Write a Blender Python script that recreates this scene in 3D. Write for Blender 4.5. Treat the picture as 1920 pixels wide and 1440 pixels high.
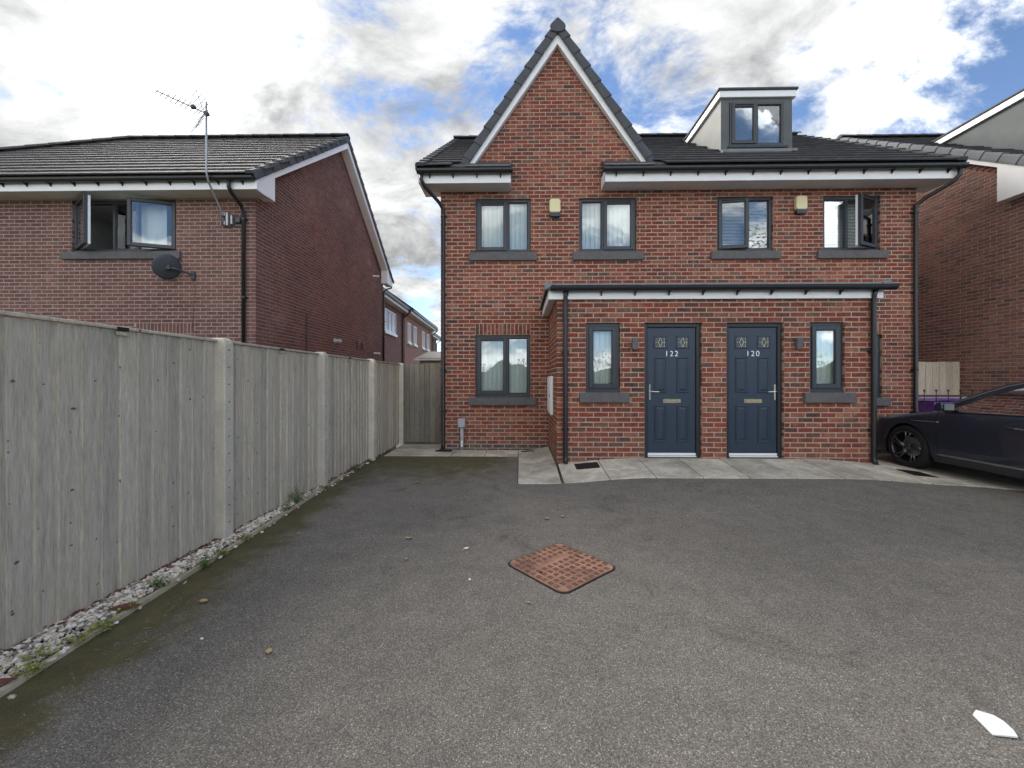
import bpy, bmesh, math, random
from mathutils import Vector, Matrix
R = math.radians
random.seed(11)
for o in list(bpy.data.objects): bpy.data.objects.remove(o)
S = bpy.context.scene
COL = S.collection

# ------------------------------------------------------------------ camera
CAM_H = 1.36
YAW = math.atan(15 / 755)
cd = bpy.data.cameras.new('camera'); cam = bpy.data.objects.new('camera', cd); COL.objects.link(cam)
cd.sensor_width = 36; cd.lens = 36 * 755 / 1920; cd.shift_y = -8 / 1920
cd.clip_start = .05; cd.clip_end = 2000
cam.location = (0, 0, CAM_H); cam.rotation_euler = (R(90), 0, YAW)
S.camera = cam
S.render.resolution_x = 1024; S.render.resolution_y = 768

# ------------------------------------------------------------------ world, sun, exposure
SUN_EL, SUN_AZ = R(33), R(-40)          # azimuth from +Y, negative = towards -X
sun_dir = Vector((math.sin(SUN_AZ) * math.cos(SUN_EL), math.cos(SUN_AZ) * math.cos(SUN_EL), math.sin(SUN_EL)))
world = bpy.data.worlds.new('World'); S.world = world; world.use_nodes = True
wn, wl = world.node_tree.nodes, world.node_tree.links
wn.clear()
def N(nodes, t, **kw):
    n = nodes.new(t)
    for k, v in kw.items():
        if k == 'inp':
            for i, x in v.items(): n.inputs[i].default_value = x
        else: setattr(n, k, v)
    return n
def build_world():
    L = wl.new
    def math_(op, a, b=None, c=None, clamp=False):
        n = N(wn, 'ShaderNodeMath', operation=op, use_clamp=clamp)
        for i, v in enumerate((a, b, c)):
            if v is None: continue
            if isinstance(v, (int, float)): n.inputs[i].default_value = v
            else: L(v, n.inputs[i])
        return n.outputs[0]
    tc = N(wn, 'ShaderNodeTexCoord'); sep = N(wn, 'ShaderNodeSeparateXYZ')
    L(tc.outputs['Generated'], sep.inputs[0])
    zz = math_('ADD', math_('MAXIMUM', sep.outputs[2], 0.0), 0.34)
    cx = math_('DIVIDE', sep.outputs[0], zz); cy = math_('DIVIDE', sep.outputs[1], zz)
    cmb = N(wn, 'ShaderNodeCombineXYZ'); L(cx, cmb.inputs[0]); L(cy, cmb.inputs[1])
    def noise(scale, detail, rough, off, dist=0.0):
        mp = N(wn, 'ShaderNodeMapping'); L(cmb.outputs[0], mp.inputs[0]); mp.inputs['Location'].default_value = off
        mp.inputs['Rotation'].default_value = (0, 0, R(-28)); mp.inputs['Scale'].default_value = (1.0, 1.35, 1)
        n = N(wn, 'ShaderNodeTexNoise'); L(mp.outputs[0], n.inputs['Vector'])
        n.inputs['Scale'].default_value = scale; n.inputs['Detail'].default_value = detail
        n.inputs['Roughness'].default_value = rough; n.inputs['Distortion'].default_value = dist
        return n.outputs[0]
    n1 = noise(1.9, 13, .63, (4.93, 11.63, 19.45), .35)
    n2 = noise(2.9, 11, .62, (13.16, 9.65, 6.18), .35)
    n3 = noise(.8, 3, .5, (2.76, 19.97, 15.09))
    # cloud bank thins out towards +X
    cov = math_('ADD', n1, math_('MULTIPLY', sep.outputs[0], -.155))
    cov = math_('ADD', cov, math_('MULTIPLY', math_('SUBTRACT', n3, .5), .30))
    mr = N(wn, 'ShaderNodeMapRange', interpolation_type='SMOOTHSTEP')
    L(cov, mr.inputs[0]); mr.inputs[1].default_value = .405; mr.inputs[2].default_value = .525
    mask = mr.outputs[0]
    # sun glow through the cloud
    dp = N(wn, 'ShaderNodeVectorMath', operation='DOT_PRODUCT'); L(tc.outputs['Generated'], dp.inputs[0]); dp.inputs[1].default_value = sun_dir
    d0 = math_('MAXIMUM', dp.outputs['Value'], 0.0)
    glow = math_('ADD', math_('MULTIPLY', math_('POWER', d0, 60), .4), math_('MULTIPLY', math_('POWER', d0, 400), 3.0))
    # clouds away from the sun show their sunlit side, boosted as added fill light
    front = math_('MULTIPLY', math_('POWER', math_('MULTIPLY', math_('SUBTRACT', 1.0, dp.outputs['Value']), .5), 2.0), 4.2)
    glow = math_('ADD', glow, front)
    # cloud brightness: thick parts greyer
    sh = N(wn, 'ShaderNodeMapRange'); L(math_('ADD', math_('MULTIPLY', n2, .75), math_('MULTIPLY', n3, .45)), sh.inputs[0])
    sh.inputs[1].default_value = .37; sh.inputs[2].default_value = .72; sh.inputs[3].default_value = .175; sh.inputs[4].default_value = .040
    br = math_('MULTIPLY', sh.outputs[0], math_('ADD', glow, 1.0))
    ccol = N(wn, 'ShaderNodeMix', data_type='RGBA'); L(math_('MULTIPLY', sh.outputs[0], 2.5, clamp=True), ccol.inputs[0])
    ccol.inputs[6].default_value = (.96, .98, 1.0, 1); ccol.inputs[7].default_value = (1.0, .965, .90, 1)
    sky = N(wn, 'ShaderNodeTexSky', sky_type='NISHITA'); sky.sun_disc = False
    sky.sun_elevation = SUN_EL; sky.sun_rotation = SUN_AZ; sky.altitude = 2600; sky.air_density = 1.0; sky.dust_density = 0; sky.ozone_density = 2.0
    bg1 = N(wn, 'ShaderNodeBackground'); L(sky.outputs[0], bg1.inputs[0]); bg1.inputs[1].default_value = .023
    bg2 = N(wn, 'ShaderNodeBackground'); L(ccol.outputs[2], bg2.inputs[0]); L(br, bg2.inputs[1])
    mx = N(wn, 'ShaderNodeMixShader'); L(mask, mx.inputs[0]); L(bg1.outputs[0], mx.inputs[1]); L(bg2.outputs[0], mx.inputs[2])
    out = N(wn, 'ShaderNodeOutputWorld'); L(mx.outputs[0], out.inputs[0])
build_world()
sd = bpy.data.lights.new('sun', 'SUN'); sd.energy = .6; sd.angle = R(25); sd.color = (1, .95, .87)
sun = bpy.data.objects.new('sun', sd); COL.objects.link(sun); sun.location = sun_dir * 50
sun.rotation_euler = sun_dir.to_track_quat('Z', 'Y').to_euler()
S.view_settings.view_transform = 'Standard'; S.view_settings.look = 'None'
S.view_settings.exposure = 3.3; S.view_settings.gamma = 1; S.view_settings.use_curve_mapping = False

# ------------------------------------------------------------------ materials
def new_mat(name):
    m = bpy.data.materials.new(name); m.use_nodes = True
    n, l = m.node_tree.nodes, m.node_tree.links
    n.clear()
    o = n.new('ShaderNodeOutputMaterial'); p = n.new('ShaderNodeBsdfPrincipled'); l.new(p.outputs[0], o.inputs[0])
    return m, n, l, p
def coords(n, kind='Object', scale=(1, 1, 1), l=None):
    if kind == 'World':
        src = n.new('ShaderNodeNewGeometry').outputs['Position']
    else:
        src = n.new('ShaderNodeTexCoord').outputs[kind]
    mp = n.new('ShaderNodeMapping'); l.new(src, mp.inputs[0]); mp.inputs['Scale'].default_value = scale
    return mp.outputs[0]
def noise(n, l, vec, scale, detail=4, rough=.55, dist=0):
    t = n.new('ShaderNodeTexNoise'); l.new(vec, t.inputs['Vector'])
    t.inputs['Scale'].default_value = scale; t.inputs['Detail'].default_value = detail
    t.inputs['Roughness'].default_value = rough; t.inputs['Distortion'].default_value = dist
    return t.outputs[0]
def ramp(n, l, fac, stops, interp='LINEAR'):
    r = n.new('ShaderNodeValToRGB'); l.new(fac, r.inputs[0]); r.color_ramp.interpolation = interp
    els = r.color_ramp.elements
    while len(els) < len(stops): els.new(.5)
    for e, (p, c) in zip(els, stops):
        e.position = p; e.color = (*c, 1) if len(c) == 3 else c
    return r.outputs[0]
def mixc(n, l, fac, a, b, mode='MIX'):
    m = n.new('ShaderNodeMix'); m.data_type = 'RGBA'; m.blend_type = mode
    for v, i in ((fac, 0), (a, 6), (b, 7)):
        if isinstance(v, (int, float)): m.inputs[i].default_value = v
        elif isinstance(v, tuple): m.inputs[i].default_value = (*v, 1)
        else: l.new(v, m.inputs[i])
    return m.outputs[2]
def mth(n, l, op, a, b=None, clamp=False):
    m = n.new('ShaderNodeMath'); m.operation = op; m.use_clamp = clamp
    for i, v in enumerate((a, b)):
        if v is None: continue
        if isinstance(v, (int, float)): m.inputs[i].default_value = v
        else: l.new(v, m.inputs[i])
    return m.outputs[0]
def bump(n, l, p, h, strength=.4, dist=.01):
    b = n.new('ShaderNodeBump'); l.new(h, b.inputs['Height']); b.inputs['Strength'].default_value = strength; b.inputs['Distance'].default_value = dist
    l.new(b.outputs[0], p.inputs['Normal'])
def simple(name, c1, c2=None, rough=.6, metal=0, scale=6, bscale=None, bstr=.2, spec=None, coat=0, kind='World', streak=1):
    m, n, l, p = new_mat(name)
    p.inputs['Roughness'].default_value = rough; p.inputs['Metallic'].default_value = metal
    if spec is not None: p.inputs['Specular IOR Level'].default_value = spec
    if coat: p.inputs['Coat Weight'].default_value = coat; p.inputs['Coat Roughness'].default_value = .04
    v = coords(n, kind, (1, 1, streak), l)
    if c2 is None: c2 = tuple(x * .8 for x in c1)
    f = noise(n, l, v, scale, 6, .62)
    l.new(ramp(n, l, f, [(.32, c2), (.66, c1)]), p.inputs['Base Color'])
    if bscale: bump(n, l, p, noise(n, l, v, bscale, 5, .6), bstr, .005)
    return m
def brick_mat(name, stops, mottle=.55, dark=(.05, .035, .032)):
    m, n, l, p = new_mat(name)
    g = n.new('ShaderNodeNewGeometry'); oi = n.new('ShaderNodeObjectInfo')
    v = mth(n, l, 'FRACT', mth(n, l, 'ADD', mth(n, l, 'MULTIPLY', g.outputs['Random Per Island'], 7.31), mth(n, l, 'MULTIPLY', oi.outputs['Random'], 5.17)))
    base = ramp(n, l, v, stops, 'CONSTANT')
    mp = n.new('ShaderNodeMapping'); l.new(g.outputs['Position'], mp.inputs[0])
    v2 = mth(n, l, 'MULTIPLY', v, 37.0); cb = n.new('ShaderNodeCombineXYZ'); l.new(v2, cb.inputs[0]); l.new(v2, cb.inputs[2]); l.new(cb.outputs[0], mp.inputs['Location'])
    mot = noise(n, l, mp.outputs[0], 17, 7, .68, .9)
    mk = ramp(n, l, mot, [(.46, (0, 0, 0)), (.64, (1, 1, 1))])
    col = mixc(n, l, mth(n, l, 'MULTIPLY', mk, mottle), base, dark)
    pk = noise(n, l, mp.outputs[0], 9, 6, .66, .5)
    col = mixc(n, l, mth(n, l, 'MULTIPLY', mth(n, l, 'SUBTRACT', pk, .52), 5.0, True), col, mixc(n, l, .40, col, (.46, .28, .21)))
    fine = noise(n, l, mp.outputs[0], 90, 4, .7)
    col = mixc(n, l, .55, col, mixc(n, l, 1.0, col, ramp(n, l, fine, [(.3, (.45, .45, .45)), (.7, (1.45, 1.4, 1.35))]), 'MULTIPLY'))
    big = noise(n, l, g.outputs['Position'], .8, 4, .55)
    sp = n.new('ShaderNodeSeparateXYZ'); l.new(g.outputs['Position'], sp.inputs[0])
    lo = n.new('ShaderNodeMapRange'); l.new(sp.outputs[2], lo.inputs[0]); lo.inputs[1].default_value = .75; lo.inputs[2].default_value = .05
    grime = mth(n, l, 'MULTIPLY', lo.outputs[0], mth(n, l, 'MULTIPLY', mth(n, l, 'SUBTRACT', noise(n, l, g.outputs['Position'], 3.5, 6, .7), .36), 3.0, True))
    col = mixc(n, l, mth(n, l, 'MULTIPLY', grime, .5), col, (.22, .17, .13))
    bloom = mth(n, l, 'MULTIPLY', mth(n, l, 'SUBTRACT', noise(n, l, g.outputs['Position'], 1.6, 7, .72, .6), .60), 4.0, True)
    col = mixc(n, l, mth(n, l, 'MULTIPLY', bloom, .45), col, (.50, .42, .37))
    col = mixc(n, l, 1.0, col, ramp(n, l, big, [(.3, (.76, .76, .78)), (.7, (1.16, 1.14, 1.12))]), 'MULTIPLY')
    l.new(col, p.inputs['Base Color']); p.inputs['Roughness'].default_value = .88; p.inputs['Specular IOR Level'].default_value = .25
    bump(n, l, p, mth(n, l, 'ADD', fine, mth(n, l, 'MULTIPLY', mot, 1.5)), .55, .004)
    return m
def brickwall_mat(name, c1, c2, mortar):      # procedural coursing for walls that stand too far off or out of view
    m, n, l, p = new_mat(name)
    tc = n.new('ShaderNodeTexCoord'); sp = n.new('ShaderNodeSeparateXYZ'); l.new(tc.outputs['Object'], sp.inputs[0])
    cb = n.new('ShaderNodeCombineXYZ'); l.new(mth(n, l, 'ADD', sp.outputs[0], sp.outputs[1]), cb.inputs[0]); l.new(sp.outputs[2], cb.inputs[1])
    b = n.new('ShaderNodeTexBrick'); l.new(cb.outputs[0], b.inputs[0])
    b.inputs['Color1'].default_value = (*c1, 1); b.inputs['Color2'].default_value = (*c2, 1); b.inputs['Mortar'].default_value = (*mortar, 1)
    b.inputs['Scale'].default_value = 1; b.inputs['Mortar Size'].default_value = .006; b.inputs['Brick Width'].default_value = .225; b.inputs['Row Height'].default_value = .075
    nz = noise(n, l, tc.outputs['Object'], 9, 5, .65)
    l.new(mixc(n, l, 1.0, b.outputs['Color'], ramp(n, l, nz, [(.3, (.6, .6, .6)), (.7, (1.25, 1.25, 1.25))]), 'MULTIPLY'), p.inputs['Base Color'])
    p.inputs['Roughness'].default_value = .9
    bump(n, l, p, b.outputs['Fac'], -.4, .006)
    return m
MT = {}
MT['brick'] = brick_mat('brick_red', [(0, (0.249, 0.066, 0.039)), (.14, (0.298, 0.106, 0.065)), (.27, (0.206, 0.056, 0.036)), (.40, (0.263, 0.078, 0.045)),
      (.52, (0.178, 0.068, 0.048)), (.61, (0.319, 0.134, 0.083)), (.70, (0.230, 0.061, 0.038)), (.79, (0.157, 0.079, 0.058)), (.86, (0.280, 0.062, 0.034)), (.92, (0.109, 0.061, 0.047)), (.96, (0.189, 0.107, 0.073))])
MT['brick_plum'] = brick_mat('brick_plum', [(0, (0.180, 0.086, 0.074)), (.25, (0.200, 0.099, 0.084)), (.5, (0.162, 0.083, 0.074)), (.7, (0.189, 0.102, 0.087)), (.85, (0.141, 0.079, 0.075)), (.95, (0.208, 0.098, 0.077))], .30, (0.084, 0.051, 0.050))
MT['brick_brown'] = brick_mat('brick_brown', [(0, (0.280, 0.144, 0.116)), (.22, (0.326, 0.158, 0.123)), (.42, (0.234, 0.130, 0.115)), (.6, (0.298, 0.154, 0.130)), (.78, (0.287, 0.178, 0.128)), (.9, (0.170, 0.110, 0.099))], .45, (0.089, 0.059, 0.054))
MT['brick_blue'] = brick_mat('brick_engineering', [(0, (.075, .072, .078)), (.4, (.060, .058, .064)), (.75, (.092, .085, .088))], .4, (.03, .03, .034))
MT['mortar'] = simple('mortar', (.50, .36, .29), (.38, .27, .21), .95, scale=14, bscale=220, bstr=.5)
MT['mortar_pale'] = simple('mortar_pale', (.40, .31, .27), (.32, .25, .215), .95, scale=14, bscale=220, bstr=.5)
MT['mortar_dull'] = simple('mortar_dull', (.55, .44, .39), (.43, .34, .30), .95, scale=14, bscale=220, bstr=.5)
MT['bw_red'] = brickwall_mat('brickwall_red', (.30, .10, .066), (.22, .085, .06), (.50, .39, .31))
MT['bw_plum'] = brickwall_mat('brickwall_plum', (.215, .10, .084), (.18, .09, .08), (.5, .42, .37))
MT['bw_far'] = brickwall_mat('brickwall_far', (.40, .19, .135), (.33, .15, .11), (.5, .39, .31))
MT['bw_far2'] = brickwall_mat('brickwall_far_dark', (.22, .095, .075), (.18, .08, .065), (.4, .3, .26))
MT['tile'] = simple('roof_tile_charcoal', (.088, .086, .090), (.056, .055, .058), .8, scale=9, bscale=120, bstr=.25, spec=.2)
MT['tile_grey'] = simple('roof_tile_grey', (.115, .110, .112), (.075, .072, .074), .78, scale=7, bscale=120, bstr=.25, spec=.2)
MT['verge'] = simple('verge_cap_slate', (.080, .086, .097), (.062, .067, .076), .82, scale=5, bscale=60, bstr=.12)
MT['verge_light'] = simple('verge_cap_grey', (.15, .157, .17), (.12, .127, .138), .8, scale=5, bscale=60, bstr=.12)
MT['white'] = simple('white_upvc', (.87, .87, .87), (.80, .81, .81), .38, scale=3)
MT['soffit'] = simple('soffit_board', (.74, .73, .71), (.66, .65, .63), .5, scale=3)
MT['black'] = simple('black_plastic', (.016, .018, .022), (.011, .012, .015), .34, scale=8)
MT['anth'] = simple('anthracite_frame', (.036, .040, .050), (.030, .033, .041), .40, scale=4)
MT['anth_dark'] = simple('anthracite_dark', (.020, .022, .029), (.016, .018, .023), .45, scale=4)
MT['sill'] = simple('concrete_sill', (.135, .128, .128), (.100, .096, .097), .85, scale=12, bscale=160, bstr=.3)
MT['lead'] = simple('lead_flashing', (.20, .21, .22), (.13, .135, .14), .5, scale=9, bscale=30, bstr=.2)
MT['render'] = simple('grey_render', (.125, .135, .135), (.10, .113, .118), .85, scale=3, bscale=180, bstr=.25)
MT['render_pale'] = simple('pale_render', (.36, .37, .36), (.31, .32, .315), .85, scale=3, bscale=180, bstr=.25)
MT['chrome'] = simple('chrome', (.75, .75, .74), (.68, .68, .66), .16, 1, scale=5)
MT['brass'] = simple('brushed_brass', (.62, .57, .42), (.5, .46, .34), .22, 1, scale=20)
MT['alu'] = simple('aluminium', (.80, .80, .80), (.72, .72, .73), .35, 1, scale=10)
MT['steel'] = simple('galvanised_steel', (.42, .43, .45), (.33, .34, .36), .45, .7, scale=10)
MT['cream'] = simple('cream_plastic', (.76, .69, .40), (.70, .63, .35), .45, scale=2)
MT['bluegrey'] = simple('dark_blue_plastic', (.020, .028, .055), (.017, .023, .046), .35, scale=3)
MT['greyplastic'] = simple('grey_plastic', (.42, .43, .45), (.37, .38, .40), .5, scale=6)
MT['dish'] = simple('dish_grey', (.070, .074, .082), (.058, .061, .068), .55, scale=5)
MT['blind'] = simple('blind_fabric', (.86, .88, .86), (.80, .82, .80), .8, scale=2)
MT['room'] = simple('room_paint', (.84, .84, .80), (.80, .80, .76), .8, scale=2)
MT['dark'] = simple('dark_gap', (.012, .012, .012), (.008, .008, .008), .9)
MT['card'] = simple('tan_card', (.45, .30, .16), (.40, .26, .14), .8)
MT['paper'] = simple('white_paper', (.86, .86, .84), (.74, .75, .74), .7, scale=30, bscale=60, bstr=.3)
MT['rubber'] = simple('tyre_rubber', (.018, .018, .019), (.012, .012, .013), .8, scale=20)
MT['purple'] = simple('purple_plastic', (.20, .065, .40), (.165, .055, .34), .38, scale=5)
MT['iron'] = simple('black_iron', (.014, .014, .015), (.010, .010, .011), .5, scale=10)
MT['carpaint'] = simple('navy_car_paint', (.016, .023, .040), (.0145, .021, .036), .35, .0, scale=2, coat=.6)
MT['cartrim'] = simple('car_black_trim', (.010, .010, .011), (.008, .008, .009), .5, scale=10)
MT['rim'] = simple('dark_alloy', (.18, .18, .19), (.14, .14, .15), .30, .8, scale=10)
MT['satin'] = simple('satin_trim', (.50, .50, .51), (.44, .44, .45), .3, .9, scale=10)
MT['lamp'] = simple('headlamp_lens', (.35, .37, .40), (.25, .27, .3), .08, .2, scale=10)
MT['mirror'] = simple('mirror_glass', (.16, .17, .18), (.14, .15, .16), .06, 1, scale=3)
MT['leadline'] = simple('lead_came', (.66, .64, .55), (.58, .56, .48), .4, .3, scale=20)
MT['leafglass'] = simple('dark_leaded_glass', (.020, .032, .026), (.014, .02, .018), .08, scale=40, bscale=60, bstr=.3)
MT['twig'] = simple('dry_straw', (.46, .38, .27), (.30, .24, .16), .9, scale=30)
MT['leafdry'] = simple('dry_leaf', (.42, .32, .16), (.30, .17, .08), .8, scale=25)
MT['leafred'] = simple('red_brown_litter', (.16, .050, .032), (.09, .032, .022), .9, scale=30)
MT['edging'] = simple('pale_timber_edging', (.50, .42, .31), (.33, .27, .19), .9, scale=9, bscale=60, bstr=.4)
MT['ground'] = simple('rough_ground', (.10, .095, .06), (.06, .06, .035), .95, scale=1.5, bscale=20, bstr=.5)
MT['soil'] = simple('damp_soil', (.075, .05, .035), (.045, .03, .022), .95, scale=12, bscale=60, bstr=.6)

def mk_glass(name, tint, base, k=1.5):
    m = bpy.data.materials.new(name); m.use_nodes = True
    n, l = m.node_tree.nodes, m.node_tree.links; n.clear()
    o = n.new('ShaderNodeOutputMaterial'); mx = n.new('ShaderNodeMixShader'); t = n.new('ShaderNodeBsdfTransparent'); g = n.new('ShaderNodeBsdfGlossy')
    f = n.new('ShaderNodeFresnel'); f.inputs[0].default_value = 1.5
    l.new(mth(n, l, 'ADD', mth(n, l, 'MULTIPLY', f.outputs[0], k), base, True), mx.inputs[0])
    t.inputs[0].default_value = (*tint, 1); g.inputs['Roughness'].default_value = .0; g.inputs[0].default_value = (.95, .97, 1, 1)
    v = coords(n, 'World', (1, 1, 1), l); b = n.new('ShaderNodeBump'); l.new(noise(n, l, v, 2.2, 2, .5), b.inputs['Height'])
    b.inputs['Strength'].default_value = .06; b.inputs['Distance'].default_value = .02; l.new(b.outputs[0], g.inputs['Normal'])
    l.new(t.outputs[0], mx.inputs[1]); l.new(g.outputs[0], mx.inputs[2]); l.new(mx.outputs[0], o.inputs[0])
    return m
MT['glass'] = mk_glass('window_glass', (.93, .96, .95), .035)
MT['carglass'] = mk_glass('car_glass', (.55, .62, .59), .0, .9)

def mk_door():
    m, n, l, p = new_mat('navy_door')
    v = coords(n, 'World', (26, 26, 1.6), l)
    g1 = noise(n, l, v, 6, 6, .6, 1.2)
    l.new(ramp(n, l, g1, [(.3, (.017, .030, .054)), (.7, (.025, .042, .071))]), p.inputs['Base Color'])
    p.inputs['Roughness'].default_value = .42; bump(n, l, p, g1, .22, .003)
    return m
MT['door'] = mk_door()

def mk_wood(name, c1, c2, c3, green=.35):
    m, n, l, p = new_mat(name)
    g = n.new('ShaderNodeNewGeometry'); oi = n.new('ShaderNodeObjectInfo')
    ad = n.new('ShaderNodeVectorMath'); ad.operation = 'ADD'; l.new(g.outputs['Position'], ad.inputs[0])
    rv = n.new('ShaderNodeCombineXYZ'); r9 = mth(n, l, 'MULTIPLY', oi.outputs['Random'], 91.0)
    l.new(r9, rv.inputs[2]); l.new(rv.outputs[0], ad.inputs[1])
    mp = n.new('ShaderNodeMapping'); l.new(ad.outputs[0], mp.inputs[0]); mp.inputs['Scale'].default_value = (1, 1, .085)
    g1 = noise(n, l, mp.outputs[0], 30, 8, .70, .3)
    g2 = noise(n, l, mp.outputs[0], 150, 4, .6, .2)
    col = ramp(n, l, g1, [(.25, c3), (.5, c2), (.75, c1)])
    col = mixc(n, l, .5, col, mixc(n, l, 1.0, col, ramp(n, l, g2, [(.3, (.55, .55, .55)), (.7, (1.35, 1.35, 1.35))]), 'MULTIPLY'))
    # board to board tone
    col = mixc(n, l, 1.0, col, ramp(n, l, oi.outputs['Random'], [(0, (.80, .80, .80)), (.3, (1.04, 1.02, 1.0)), (.55, (.88, .87, .86)), (.8, (1.08, 1.05, 1.0)), (1, (1.09, 1.06, 1.02))]), 'MULTIPLY')
    # knots
    sk = n.new('ShaderNodeSeparateXYZ'); l.new(ad.outputs[0], sk.inputs[0])
    ck = n.new('ShaderNodeCombineXYZ'); wb = noise(n, l, ad.outputs[0], 26, 3, .6); wb2 = noise(n, l, ad.outputs[0], 19, 3, .6)
    l.new(mth(n, l, 'ADD', mth(n, l, 'ADD', sk.outputs[0], sk.outputs[1]), mth(n, l, 'MULTIPLY', wb, .05)), ck.inputs[0]); l.new(mth(n, l, 'ADD', mth(n, l, 'MULTIPLY', sk.outputs[2], 1.15), mth(n, l, 'MULTIPLY', wb2, .05)), ck.inputs[1])
    vo = n.new('ShaderNodeTexVoronoi'); vo.voronoi_dimensions = '2D'; l.new(ck.outputs[0], vo.inputs['Vector']); vo.inputs['Scale'].default_value = 7.5; vo.inputs['Randomness'].default_value = 1
    kd = n.new('ShaderNodeSeparateColor'); l.new(vo.outputs['Color'], kd.inputs[0])
    size = mth(n, l, 'MULTIPLY', mth(n, l, 'SUBTRACT', kd.outputs[0], .55), .21)
    dd = mth(n, l, 'SUBTRACT', size, vo.outputs['Distance'])
    kn = mth(n, l, 'MULTIPLY', dd, 24.0, True)
    halo = mth(n, l, 'MULTIPLY', mth(n, l, 'ADD', dd, .075), 9.0, True)
    halo = mth(n, l, 'MULTIPLY', halo, mth(n, l, 'GREATER_THAN', size, .02))
    col = mixc(n, l, mth(n, l, 'MULTIPLY', halo, .28), col, (.52, .49, .43))
    col = mixc(n, l, mth(n, l, 'MULTIPLY', kn, .85), col, (.060, .054, .048))
    # algae: near the top edge and the foot
    sp = n.new('ShaderNodeSeparateXYZ'); l.new(g.outputs['Position'], sp.inputs[0])
    hi = n.new('ShaderNodeMapRange'); l.new(sp.outputs[2], hi.inputs[0]); hi.inputs[1].default_value = 1.25; hi.inputs[2].default_value = 1.72
    lo = n.new('ShaderNodeMapRange'); l.new(sp.outputs[2], lo.inputs[0]); lo.inputs[1].default_value = .35; lo.inputs[2].default_value = 0
    st = noise(n, l, mp.outputs[0], 9, 4, .6)
    al = mth(n, l, 'MULTIPLY', mth(n, l, 'ADD', hi.outputs[0], lo.outputs[0], True), mth(n, l, 'MULTIPLY', mth(n, l, 'SUBTRACT', st, .33), 2.2, True))
    col = mixc(n, l, mth(n, l, 'MULTIPLY', al, green), col, (.22, .19, .10))
    l.new(col, p.inputs['Base Color']); p.inputs['Roughness'].default_value = .9; p.inputs['Specular IOR Level'].default_value = .2
    bump(n, l, p, mth(n, l, 'ADD', g2, mth(n, l, 'ADD', mth(n, l, 'MULTIPLY', g1, 1.5), mth(n, l, 'MULTIPLY', kn, -1.5))), .5, .004)
    return m
MT['wood'] = mk_wood('weathered_fence_wood', (.66, .59, .485), (.55, .49, .402), (.37, .326, .268))
MT['wood_gate'] = mk_wood('gate_wood', (.330, .305, .258), (.265, .243, .204), (.185, .165, .135), .5)

def mk_concrete(name, c1, c2, moss=(.16, .15, .07), mossamt=.3, fscale=55):
    m, n, l, p = new_mat(name)
    g = n.new('ShaderNodeNewGeometry'); oi = n.new('ShaderNodeObjectInfo')
    v = g.outputs['Position']
    a = noise(n, l, v, 4.2, 8, .72, .6); b = noise(n, l, v, fscale, 5, .7); c = noise(n, l, v, 1.1, 4, .6)
    col = ramp(n, l, a, [(.30, c2), (.62, c1)])
    col = mixc(n, l, .6, col, mixc(n, l, 1.0, col, ramp(n, l, b, [(.3, (.6, .6, .6)), (.68, (1.3, 1.3, 1.28))]), 'MULTIPLY'))
    col = mixc(n, l, 1.0, col, ramp(n, l, oi.outputs['Random'], [(0, (.84, .84, .83)), (1, (1.1, 1.1, 1.08))]), 'MULTIPLY')
    col = mixc(n, l, mth(n, l, 'MULTIPLY', mth(n, l, 'MULTIPLY', mth(n, l, 'SUBTRACT', c, .45), 4, True), mossamt), col, moss)
    l.new(col, p.inputs['Base Color']); p.inputs['Roughness'].default_value = .9; p.inputs['Specular IOR Level'].default_value = .3
    bump(n, l, p, mth(n, l, 'ADD', b, a), .4, .004)
    return m
MT['slab'] = mk_concrete('paving_concrete', (.66, .61, .53), (.33, .30, .255), (.14, .13, .08), .5)
MT['post'] = mk_concrete('post_concrete', (.72, .645, .54), (.54, .485, .41), (.26, .24, .15), .25, 90)

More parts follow.
